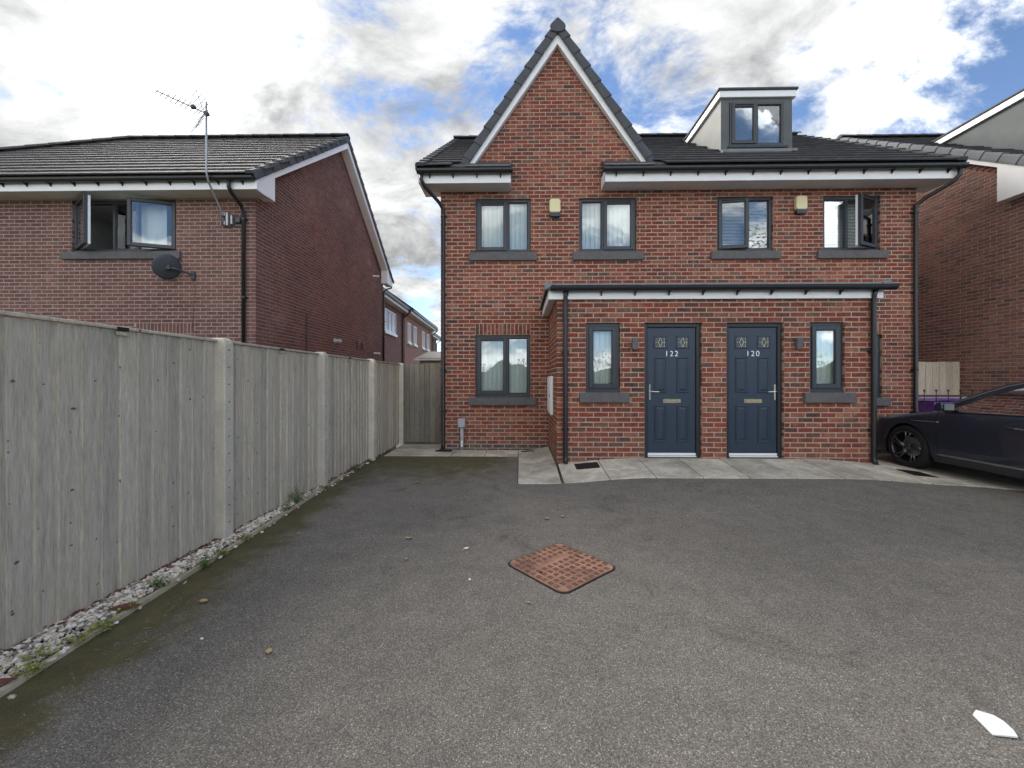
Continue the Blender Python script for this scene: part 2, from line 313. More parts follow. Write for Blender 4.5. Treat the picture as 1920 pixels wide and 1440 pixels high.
def mk_tarmac():
    m, n, l, p = new_mat('tarmac')
    g = n.new('ShaderNodeNewGeometry'); v = g.outputs['Position']
    vo = n.new('ShaderNodeTexVoronoi'); l.new(v, vo.inputs['Vector']); vo.inputs['Scale'].default_value = 230; vo.inputs['Randomness'].default_value = 1
    sc = n.new('ShaderNodeSeparateColor'); l.new(vo.outputs['Color'], sc.inputs[0])
    agg = ramp(n, l, sc.outputs[0], [(0, (.105, .095, .084)), (.35, (.150, .138, .122)), (.70, (.205, .189, .168)), (.94, (.270, .250, .223)), (1, (.48, .45, .41))])
    edge = ramp(n, l, vo.outputs['Distance'], [(.40, (1, 1, 1)), (.85, (.60, .59, .58))])
    col = mixc(n, l, 1.0, agg, edge, 'MULTIPLY')
    big = noise(n, l, v, .55, 5, .6); mid = noise(n, l, v, 5, 5, .65)
    col = mixc(n, l, 1.0, col, ramp(n, l, big, [(.3, (.86, .86, .86)), (.7, (1.16, 1.15, 1.13))]), 'MULTIPLY')
    col = mixc(n, l, 1.0, col, ramp(n, l, mid, [(.3, (.86, .86, .87)), (.7, (1.12, 1.11, 1.10))]), 'MULTIPLY')
    st_ = noise(n, l, v, 1.7, 6, .7, .8)
    col = mixc(n, l, 1.0, col, ramp(n, l, st_, [(.30, (.70, .69, .68)), (.42, (1, 1, 1)), (.62, (1, 1, 1)), (.75, (1.12, 1.12, 1.11))]), 'MULTIPLY')
    # moss: along the gravel edging and the back of the drive
    sp = n.new('ShaderNodeSeparateXYZ'); l.new(v, sp.inputs[0])
    dx = mth(n, l, 'ADD', sp.outputs[0], mth(n, l, 'ADD', 2.08, mth(n, l, 'MULTIPLY', sp.outputs[1], .064)))
    e1 = n.new('ShaderNodeMapRange'); l.new(dx, e1.inputs[0]); e1.inputs[1].default_value = .62; e1.inputs[2].default_value = .0
    e2 = n.new('ShaderNodeMapRange'); l.new(sp.outputs[1], e2.inputs[0]); e2.inputs[1].default_value = 4.3; e2.inputs[2].default_value = 7.0
    e3 = n.new('ShaderNodeMapRange'); l.new(sp.outputs[0], e3.inputs[0]); e3.inputs[1].default_value = .3; e3.inputs[2].default_value = -.7
    bk = mth(n, l, 'MULTIPLY', e2.outputs[0], e3.outputs[0])
    mo = noise(n, l, v, 3.4, 7, .68, .4)
    mm = mth(n, l, 'MULTIPLY', mth(n, l, 'SUBTRACT', mth(n, l, 'ADD', mth(n, l, 'MULTIPLY', mth(n, l, 'MAXIMUM', e1.outputs[0], bk), .72), mo), .74), 3.6, True)
    col = mixc(n, l, mth(n, l, 'MULTIPLY', mm, .82), col, ramp(n, l, mid, [(.3, (.058, .050, .014)), (.7, (.105, .090, .028))]))
    l.new(col, p.inputs['Base Color']); p.inputs['Roughness'].default_value = .88; p.inputs['Specular IOR Level'].default_value = .35
    bump(n, l, p, mth(n, l, 'MULTIPLY', vo.outputs['Distance'], -1.0), .4, .005)
    return m
MT['tarmac'] = mk_tarmac()

def mk_rust():
    m, n, l, p = new_mat('rusty_iron')
    g = n.new('ShaderNodeNewGeometry'); v = g.outputs['Position']
    a = noise(n, l, v, 9, 7, .65, .4); b = noise(n, l, v, 3.2, 4, .6)
    col = ramp(n, l, a, [(.3, (.25, .115, .072)), (.55, (.38, .195, .130)), (.75, (.45, .26, .18))])
    col = mixc(n, l, mth(n, l, 'MULTIPLY', mth(n, l, 'SUBTRACT', b, .46), 4.5, True), col, (.105, .058, .042))
    l.new(col, p.inputs['Base Color']); p.inputs['Roughness'].default_value = .72; bump(n, l, p, noise(n, l, v, 120, 4, .6), .3, .003)
    return m
MT['rust'] = mk_rust()
MT['rust_shaded'] = simple('shaded_stud_iron', (.25, .135, .092), (.17, .090, .062), .8, scale=14)  # darker iron tone: relief shadow of the studs painted into the colour
def mk_gravel():
    m, n, l, p = new_mat('gravel_stone')
    g = n.new('ShaderNodeNewGeometry')
    c = ramp(n, l, g.outputs['Random Per Island'], [(0, (.72, .65, .54)), (.22, (.54, .47, .38)), (.38, (.80, .75, .66)), (.54, (.36, .31, .25)), (.67, (.20, .18, .165)), (.77, (.64, .52, .39)), (.89, (.78, .73, .66))], 'CONSTANT')
    f = noise(n, l, g.outputs['Position'], 90, 4, .6)
    l.new(mixc(n, l, 1.0, c, ramp(n, l, f, [(.3, (.7, .7, .7)), (.7, (1.15, 1.15, 1.15))]), 'MULTIPLY'), p.inputs['Base Color']); p.inputs['Roughness'].default_value = .8
    return m
MT['gravel'] = mk_gravel()
def mk_leaf(name, c1, c2):
    m, n, l, p = new_mat(name)
    g = n.new('ShaderNodeNewGeometry')
    l.new(ramp(n, l, g.outputs['Random Per Island'], [(0, c1), (1, c2)]), p.inputs['Base Color']); p.inputs['Roughness'].default_value = .6
    return m
MT['weed'] = mk_leaf('weed_leaf', (.07, .125, .030), (.16, .22, .060))
MT['weed_pale'] = mk_leaf('weed_leaf_yellowish', (.20, .23, .060), (.33, .33, .10))
MT['wood_leaf'] = mk_leaf('tree_leaf', (.035, .055, .020), (.085, .11, .040))

# ------------------------------------------------------------------ building helpers
def wpos(o):
    v = Vector((0, 0, 0))
    while o is not None:
        v = v + o.location; o = o.parent
    return v
def link(o, parent=None):
    COL.objects.link(o)
    if parent is not None: o.parent = parent
    return o
def thing(name, loc, label, cat, group=None):
    o = bpy.data.objects.new(name, None); o.empty_display_size = .1; link(o); o.location = loc
    o['label'] = label; o['category'] = cat
    if group: o['group'] = group
    return o
def tag(o, label, cat, group=None):
    o['label'] = label; o['category'] = cat
    if group: o['group'] = group
    return o
class MB:
    def __init__(s): s.v = []; s.f = []
    def add(s, vs, fs):
        b = len(s.v); s.v += [tuple(v) for v in vs]; s.f += [tuple(i + b for i in f) for f in fs]; return s
    def box(s, x0, x1, y0, y1, z0, z1, T=None):
        vs = [(x0, y0, z0), (x1, y0, z0), (x1, y1, z0), (x0, y1, z0), (x0, y0, z1), (x1, y0, z1), (x1, y1, z1), (x0, y1, z1)]
        if T: vs = [T(*v) for v in vs]
        return s.add(vs, [(3, 2, 1, 0), (4, 5, 6, 7), (0, 1, 5, 4), (1, 2, 6, 5), (2, 3, 7, 6), (3, 0, 4, 7)])
    def prism(s, poly, a0, a1, axis='x'):
        n = len(poly)
        def P(a, q):
            return {'x': (a, q[0], q[1]), 'y': (q[0], a, q[1]), 'z': (q[0], q[1], a)}[axis]
        vs = [P(a0, q) for q in poly] + [P(a1, q) for q in poly]
        fs = [tuple(range(n))[::-1], tuple(range(n, 2 * n))] + [(i, (i + 1) % n, n + (i + 1) % n, n + i) for i in range(n)]
        return s.add(vs, fs)
    def tube(s, pts, r, seg=10, cap=True, rs=None):
        pts = [Vector(p) for p in pts]; n = len(pts); rings = []
        t0 = (pts[1] - pts[0]).normalized(); up = Vector((0, 0, 1)) if abs(t0.z) < .9 else Vector((0, 1, 0))
        a = t0.cross(up).normalized()
        for i, p in enumerate(pts):
            if i == 0: t = pts[1] - p
            elif i == n - 1: t = p - pts[i - 1]
            else: t = (pts[i + 1] - p).normalized() + (p - pts[i - 1]).normalized()
            t.normalize(); a = (a - t * a.dot(t)).normalized(); b = t.cross(a)
            rr = rs[i] if rs else r
            rings.append([p + (a * math.cos(2 * math.pi * k / seg) + b * math.sin(2 * math.pi * k / seg)) * rr for k in range(seg)])
        vs = [v for g in rings for v in g]
        fs = [(i * seg + k, i * seg + (k + 1) % seg, (i + 1) * seg + (k + 1) % seg, (i + 1) * seg + k) for i in range(n - 1) for k in range(seg)]
        if cap: fs += [tuple(range(seg))[::-1], tuple((n - 1) * seg + k for k in range(seg))]
        return s.add(vs, fs)
    def lathe(s, prof, c, axis='y', seg=24, ang=None):      # prof: (radius, along)
        vs = []
        for (r, h) in prof:
            for k in range(seg):
                t = 2 * math.pi * k / seg; a, b = r * math.cos(t), r * math.sin(t)
                vs.append({'y': (c[0] + a, c[1] + h, c[2] + b), 'z': (c[0] + a, c[1] + b, c[2] + h), 'x': (c[0] + h, c[1] + a, c[2] + b)}[axis])
        n = len(prof)
        fs = [(i * seg + k, i * seg + (k + 1) % seg, (i + 1) * seg + (k + 1) % seg, (i + 1) * seg + k) for i in range(n - 1) for k in range(seg)]
        return s.add(vs, fs)
    def grid(s, rows):                                       # rows of equal length point lists
        m = len(rows[0])
        return s.add([p for r in rows for p in r], [(i * m + j, i * m + j + 1, (i + 1) * m + j + 1, (i + 1) * m + j) for i in range(len(rows) - 1) for j in range(m - 1)])
    def rot(s, piv, ang, axis='Z'):
        m = Matrix.Rotation(ang, 3, axis); pv = Vector(piv); s.v = [tuple(m @ (Vector(v) - pv) + pv) for v in s.v]; return s
    def build(s, name, mat, parent=None, bevel=0, smooth=False, fix=True, kind=None, label=None, seg=1):
        off = wpos(parent)
        me = bpy.data.meshes.new(name); me.from_pydata([(v[0] - off.x, v[1] - off.y, v[2] - off.z) for v in s.v], [], s.f)
        if fix:
            bm = bmesh.new(); bm.from_mesh(me); bmesh.ops.recalc_face_normals(bm, faces=bm.faces); bm.to_mesh(me); bm.free()
        me.materials.append(MT[mat] if isinstance(mat, str) else mat)
        if smooth: me.polygons.foreach_set('use_smooth', [True] * len(me.polygons))
        o = bpy.data.objects.new(name, me); link(o, parent)
        if bevel:
            b = o.modifiers.new('bevel', 'BEVEL'); b.width = bevel; b.segments = seg; b.limit_method = 'ANGLE'; b.angle_limit = R(40)
        if smooth == 'auto':
            pass
        if kind: o['kind'] = kind
        if label: o['label'] = label
        return o
def inst(me, name, parent, mtx):
    o = bpy.data.objects.new(name, me); link(o, parent); off = wpos(parent)
    o.matrix_local = Matrix.Translation(-off) @ mtx
    return o
def project(p):
    d = -p[0] * math.sin(YAW) + p[1] * math.cos(YAW); r = p[0] * math.cos(YAW) + p[1] * math.sin(YAW)
    if d < .1: return -9999, -9999, d
    return 960 + 755 * r / d, 712 - 755 * (p[2] - CAM_H) / d, d

# ---- brickwork -----------------------------------------------------
BH, BD, BP, RP = .0640, .1025, .225, .075
BF = [(0, 1, 2, 3), (0, 4, 5, 1), (1, 5, 6, 2), (2, 6, 7, 3), (3, 7, 4, 0), (4, 8, 9, 5), (5, 9, 10, 6), (6, 10, 11, 7), (7, 11, 8, 4)]
def brick_verts(l, h=BH, rnd=random):
    c = .005; j = lambda a=.0018: rnd.uniform(-a, a); o = rnd.uniform(-.0022, .0012)
    f = [(c, 0, c), (l - c, 0, c), (l - c, 0, h - c), (c, 0, h - c)]
    v = [(x + j(.003), o + j(.001), z + j(.0028)) for x, y, z in f]
    v += [(x + j(.0012), .006, z + j()) for x, y, z in ((0, 0, 0), (l, 0, 0), (l, 0, h), (0, 0, h))]
    v += [(x, BD, z) for x, z in ((0, 0), (l, 0), (l, h), (0, h))]
    return v
BRICK_ME = []
for i in range(6):
    me = bpy.data.meshes.new('brick'); me.from_pydata(brick_verts(.2138), [], BF); BRICK_ME.append(me)
class Wall:
    """bricks on one plane. rot 0: u=+X, faces -Y; rot +90: u=+Y, faces +X; rot -90: u=-Y, faces -X"""
    def __init__(s, ox, oy, rot): s.M = Matrix.Translation((ox, oy, 0)) @ Matrix.Rotation(R(rot), 4, 'Z'); s.rot = rot
    def T(s, u, d, z): return tuple(s.M @ Vector((u, d, z)))
def lay_bricks(w, u0, u1, zb, k0, k1, holes, out, ly=None, ry=None, lim=None, mat=None):
    """append (wall, u, z, length, full) for each brick; holes (u0,u1,z0,z1); ly/ry row parity that stops short for the return wall"""
    for k in range(k0, k1):
        z = zb + k * RP; zc = z + RP / 2; a, b = u0, u1
        if lim:
            q = lim(zc)
            if q is None: continue
            a, b = max(a, q[0]), min(b, q[1])
        if ly is not None and k % 2 == ly and a == u0: a += .1125
        if ry is not None and k % 2 == ry and b == u1: b -= .1125
        segs = [(a, b)]
        for h in holes:
            if h[2] - .001 < zc < h[3] + .001:
                ns = []
                for p, q in segs:
                    if h[1] <= p or h[0] >= q: ns.append((p, q)); continue
                    if h[0] - p > .03: ns.append((p, h[0]))
                    if q - h[1] > .03: ns.append((h[1], q))
                segs = ns
        ph = u0 + (.1125 if k % 2 == (ly if ly is not None else 1) else 0)
        for p, q in segs:
            i = math.floor((p - ph) / BP + 1e-6)
            while ph + i * BP < q - 1e-6:
                s0 = max(p, ph + i * BP); s1 = min(q, ph + (i + 1) * BP)
                if s1 < q - 1e-6: s1 -= .0112
                if s1 - s0 > .028: out.append((w, s0, z + .0055, s1 - s0, abs(s1 - s0 - .2138) < .0004))
                i += 1
def make_bricks(wall_parts, bricks, mat, pick, n=300, extra=None):
    """the n bricks showing largest become objects, the rest one joined part"""
    cand = []
    for i, (w, u, z, l, full) in enumerate(bricks):
        if not full: continue
        c = w.T(u + l / 2, 0, z + .03); x, y, d = project(c)
        if 0 < x < 1920 and 0 < y < 1440 and pick(x, y, c): cand.append((d, i))
    cand.sort(); sel = {i for d, i in cand[:n]}
    mb = MB(); par = wall_parts
    for me in BRICK_ME: pass
    for i, (w, u, z, l, full) in enumerate(bricks):
        if i in sel:
            me = mat_brick(mat, random.randrange(6))
            inst(me, 'brick', par, w.M @ Matrix.Translation((u, random.uniform(-.001, .001), z)) @ Matrix.Rotation(random.uniform(-.004, .004), 4, 'Y'))
        else:
            mb.add([w.T(u + v[0], v[1], z + v[2]) for v in brick_verts(l)], BF)
    if extra: mb.v, mb.f = mb.v, mb.f
    mb.build('brickwork', mat, par, fix=False, kind='stuff')
_bm = {}
def mat_brick(mat, i):
    if (mat, i) not in _bm:
        me = BRICK_ME[i].copy(); me.name = 'brick'; me.materials.append(MT[mat]); _bm[(mat, i)] = me
    return _bm[(mat, i)]
def core(mb, w, u0, u1, z0, z1, holes, d0=.003, d1=.25):
    us = sorted({u0, u1, *[min(max(h[i], u0), u1) for h in holes for i in (0, 1)]}); zs = sorted({z0, z1, *[min(max(h[i], z0), z1) for h in holes for i in (2, 3)]})
    for a, b in zip(us, us[1:]):
        run = None
        for c, d in zip(zs, zs[1:]):
            m = ((a + b) / 2, (c + d) / 2)
            hit = any(h[0] < m[0] < h[1] and h[2] < m[1] < h[3] for h in holes)
            if hit:
                if run: mb.box(a, b, d0, d1, run[0], run[1], w.T); run = None
            else: run = (run[0], d) if run else (c, d)
        if run: mb.box(a, b, d0, d1, run[0], run[1], w.T)
    return mb

# ---- roof tiles ------------------------------------------------------
TW, TG, TL, TH = .300, .345, .41, .024
def tile_me(mat):
    key = ('tile', mat)
    if key not in _bm:
        mb = MB(); w = TW - .005
        prof = [(0, 0), (.02, .0012), (.12, .0015), (.22, .0015), (w - .02, .0012), (w, 0)]
        vs = [(x, 0, TH + z) for x, z in prof] + [(x, TL, TH * .55 + z) for x, z in prof] + [(0, 0, 0), (w, 0, 0), (w, TL, 0), (0, TL, 0)]
        n = len(prof)
        fs = [(i, i + 1, n + i + 1, n + i) for i in range(n - 1)] + [(12, 13) + tuple(range(n - 1, -1, -1)), (13, 14, n + n - 1, n - 1), (15, 12, 0, n)]
        me = bpy.data.meshes.new('roof_tile'); me.from_pydata(vs, [], fs); me.materials.append(MT[mat]); _bm[key] = me
    return _bm[key]
def lay_tiles(roof, mat, O, ux, us, nu0, nu1, rows, ok, pick=None, n=300, stuff_only=False):
    """O eave corner, ux unit vector along the eaves, us unit vector up the slope"""
    O, ux, us = Vector(O), Vector(ux), Vector(us); nz = ux.cross(us)
    tilt = R(3.2); us2 = (us * math.cos(tilt) - nz * math.sin(tilt)); nz2 = ux.cross(us2)
    me = tile_me(mat); cand = []; allm = []
    for r in range(rows):
        for i in range(nu0, nu1):
            p = O + ux * (i * TW + (TW / 2 if r % 2 else 0)) + us * (r * TG) + nz * .030
            c = p + ux * TW / 2 + us * TG / 2
            if not ok(c, r): continue
            m = Matrix((ux, us2, nz2)).transposed().to_4x4(); m.translation = p + nz * random.uniform(-.0015, .0015)
            x, y, d = project(c); vis = 0 < x < 1920 and 0 < y < 1440
            allm.append((m, d if (vis and not stuff_only and (pick is None or pick(x, y))) else 1e9))
    order = sorted(range(len(allm)), key=lambda k: allm[k][1]); sel = {k for k in order[:n] if allm[k][1] < 1e8}
    mb = MB(); tv = [v.co.copy() for v in me.vertices]; tf = [tuple(q.vertices) for q in me.polygons]
    for k, (m, d) in enumerate(allm):
        if k in sel: inst(me, 'roof_tile', roof, m)
        else: mb.add([m @ v for v in tv], tf)
    if mb.v: mb.build('roof_tiling', mat, roof, fix=False, kind='stuff')
def verge_caps(parent, mat, A, B, outward, inward_w=.13, drop=.15, pitch=.35):
    """capped verge units from A (eave) up to B (ridge) along a slope line, wrapping over the edge"""
    A, B = Vector(A), Vector(B); d = B - A; n = max(1, round(d.length / pitch)); st = d / n; t = d.normalized(); o = Vector(outward)
    nn = t.cross(o).normalized()
    if nn.z < 0: nn = -nn
    for i in range(n):
        mb = MB(); rows = []
        for (k, g) in ((-.02, .028), (.07, .020), (st.length + .012, .002)):
            p = A + st * i + t * k; w = .016 + g * .6
            prof = [(-inward_w, -.012), (-inward_w, .014 + g), (-.012, .020 + g), (w * .55, .013 + g), (w, -.008 + g * .5), (w + .006, -drop * .75), (w + .002, -drop), (w - .02, -drop), (w - .022, -.012)]
            rows.append([p + o * a + nn * b for a, b in prof])
        m = len(rows[0]); mb.add([q for r in rows for q in r], [(a * m + j, a * m + (j + 1) % m, (a + 1) * m + (j + 1) % m, (a + 1) * m + j) for a in range(2) for j in range(m)] + [tuple(range(m)), tuple(2 * m + j for j in range(m))])
        mb.build('verge_cap', mat, parent)
def ridge_caps(parent, mat, A, B, r=.13, pitch=.45, squash=.62):
    A, B = Vector(A), Vector(B); d = B - A; n = max(1, round(d.length / pitch)); t = d.normalized(); st = d / n
    s = t.cross(Vector((0, 0, 1))).normalized(); u = s.cross(t)
    for i in range(n):
        mb = MB(); rows = []
        for k, g in ((-.015, .012), (.03, .010), (st.length, 0)):
            p = A + st * i + t * k
            rows.append([p + s * math.cos(a) * (r + g) + u * (math.sin(a) * (r * squash + g)) for a in [math.pi * q / 8 for q in range(9)]])
        mb.grid(rows); m = 9
        mb.add(rows[0], [tuple(range(m))]); mb.build('ridge_tile', mat, parent)

# ---- windows ---------------------------------------------------------
def ring(mb, x0, x1, z0, z1, w, y0, y1, wb=None, wt=None):
    wb = wb or w; wt = wt or w
    mb.box(x0, x0 + w, y0, y1, z0, z1); mb.box(x1 - w, x1, y0, y1, z0, z1)
    mb.box(x0 + w, x1 - w, y0 + .0006, y1 - .0006, z0, z0 + wb); mb.box(x0 + w, x1 - w, y0 + .0006, y1 - .0006, z1 - wt, z1)
def window(house, x0, x1, z0, z1, yf, lites, sill=None, blind='vertical', label=None, fw=.052, vent=True):
    f = MB(); g = .006
    x0 += g; x1 -= g; z1 -= g
    ring(f, x0, x1, z0, z1, fw, yf, yf + .075, .075, fw)
    f.box(x0 + .001, x1 - .001, yf - .022, yf + .002, z0, z0 + .030)          # nosing at the foot
    tot = sum(l[0] for l in lites); W = x1 - x0; xs = [x0]
    for l in lites: xs.append(xs[-1] + W * l[0] / tot)
    for x in xs[1:-1]: f.box(x - .026, x + .026, yf + .0012, yf + .073, z0 + .074, z1 - fw + .001)
    win = f.build('window', 'anth', house, bevel=.004, label=label)
    for i, l in enumerate(lites):
        a = xs[i] + (fw if i == 0 else .026); b = xs[i + 1] - (fw if i == len(lites) - 1 else .026); c, d = z0 + .075, z1 - fw
        if l[1] == 'fixed':
            bd = MB(); ring(bd, a, b, c, d, .014, yf + .016, yf + .04); bd.build('glazing_bead', 'anth_dark', win, bevel=.003)
            MB().box(a + .008, b - .008, yf + .030, yf + .036, c + .008, d - .008).build('pane', 'glass', win)
        else:
            o = .014; cf = MB(); ring(cf, a - o, b + o, c - o, d + o, .062, yf - .020, yf + .040)
            gb = MB(); ring(gb, a - o + .060, b + o - .060, c - o + .060, d + o - .060, .010, yf - .012, yf + .02)
            pn = MB().box(a + .040, b - .040, yf + .004, yf + .010, c + .040, d - .040)
            inn = MB(); ring(inn, a - o + .002, b + o - .002, c - o + .002, d + o - .002, .05, yf + .0402, yf + .078)
            hx = a - o if l[1] == 'left' else b + o; ang = -R(l[2]) if l[1] == 'left' else R(l[2])
            for m in (cf, gb, pn, inn): m.rot((hx, yf + .012, 0), ang)
            cas = cf.build('casement', 'anth', win, bevel=.005); gb.build('glazing_bead', 'anth_dark', win, bevel=.002); pn.build('pane', 'glass', win)
            if l[2] > 3: inn.build('casement_lining', 'white', win)
            if vent:
                v = MB().box(a + .06, b - .06, yf - .034, yf - .018, d - .020, d + .004); v.rot((hx, yf + .012, 0), ang); v.build('trickle_vent', 'black', win, bevel=.004)
    if sill:
        MB().box(sill[0], sill[1], sill[4], sill[4] + .16, sill[2], sill[3]).build('window_sill', 'sill', win, bevel=.006)
    yb = yf + .10
    if blind == 'vertical':
        mb = MB(); p = .089; n = int((x1 - x0) / p) + 1
        for k in range(n):
            cx = x0 + .02 + k * p; t = R(random.uniform(12, 24)); hw = .052
            q = [(-1, 0), (-.3, -.006), (.3, -.006), (1, 0)]
            rows = [[(cx + u * hw * math.cos(t), yb + u * hw * math.sin(t) + e, zz) for u, e in q] for zz in (z0 + .06, z1 - .03)]
            mb.grid(rows)
        mb.build('blind', 'blind', win, fix=False)
    elif blind == 'venetian':
        mb = MB()
        for k in range(int((z1 - z0) / .028)):
            zz = z0 + .05 + k * .028
            mb.add([(x0 + .02, yb - .010, zz - .009), (x1 - .02, yb - .010, zz - .009), (x1 - .02, yb + .010, zz + .009), (x0 + .02, yb + .010, zz + .009)], [(0, 1, 2, 3)])
        mb.build('blind', 'blind', win, fix=False)
    elif blind == 'net':
        mb = MB(); rows = [[(x0 + .02 + (x1 - x0 - .04) * k / 40, yb + .012 * math.sin(k * 1.1) + .005 * math.sin(k * 2.7), zz) for k in range(41)] for zz in (z0 + .05, z1 - .03)]
        mb.grid(rows); mb.build('net_curtain', 'blind', win, fix=False, smooth=True)
    return win
def downpipe(house, pts, clips, r=.034, wall_y=None):
    p = MB().tube(pts, r, 14).build('downpipe', 'black', house, smooth=True)
    for (x, y, z) in clips:
        mb = MB().lathe([(r + .002, -.022), (r + .009, -.020), (r + .009, .020), (r + .002, .022)], (x, y, z), 'z', 14)
        mb.box(x - .055, x + .055, y + .018, y + .05, z - .014, z + .014); mb.build('pipe_clip', 'black', p)
    return p
def gutter(house, x0, x1, y, z, n, drop=.11, flip=1):
    mb = MB(); prof = []
    for k in range(9):
        a = math.pi + math.pi * k / 8; prof.append((y + .058 * math.cos(a), z + .01 + .068 * math.sin(a)))
    prof = [(y - .066, z + .016), (y - .060, z + .020)] + prof[0:] + [(y + .060, z + .018), (y + .050, z + .012)]
    inner = [(y + .048 * math.cos(math.pi + math.pi * k / 8), z + .012 + .055 * math.sin(math.pi + math.pi * k / 8)) for k in range(8, -1, -1)]
    mb.prism(prof + inner, x0, x1, 'x')
    capo = [(y + .060 * math.cos(math.pi + math.pi * k / 8), z + .012 + .070 * math.sin(math.pi + math.pi * k / 8)) for k in range(9)]
    mb.prism(capo, x0 - .006, x0 - .0005, 'x'); mb.prism(capo, x1 + .0005, x1 + .006, 'x')
    g = mb.build('gutter', 'black', house)
    for k in range(n):
        x = x0 + (x1 - x0) * (k + .5) / n
        b = MB().prism([(y + .062, z - .112), (y + .066, z - .02), (y - .02, z - .062), (y + .03, z - .08)], x - .010, x + .010, 'x'); b.build('gutter_bracket', 'black', g)
    return g

# ================================================================== GROUND
def sst(a, b, x):
    t = min(1, max(0, (x - a) / (b - a))); return t * t * (3 - 2 * t)
def A_(x): return .085 * sst(.3, 1.7, x) * (1 - sst(4.2, 5.8, x)) - .06 * sst(5.6, 6.6, x)
def G_(x, y): return A_(x) * sst(3.9, 5.3, y)
def P_(x, y): return G_(x, y) + .012 + .085 * sst(.1, .7, x) * (1 - sst(5.2, 6.2, x)) * min(1, max(0, (y - 5.27) / .82))
def edge_x(y): return -2.135 - .060 * y                    # line of the timber edging

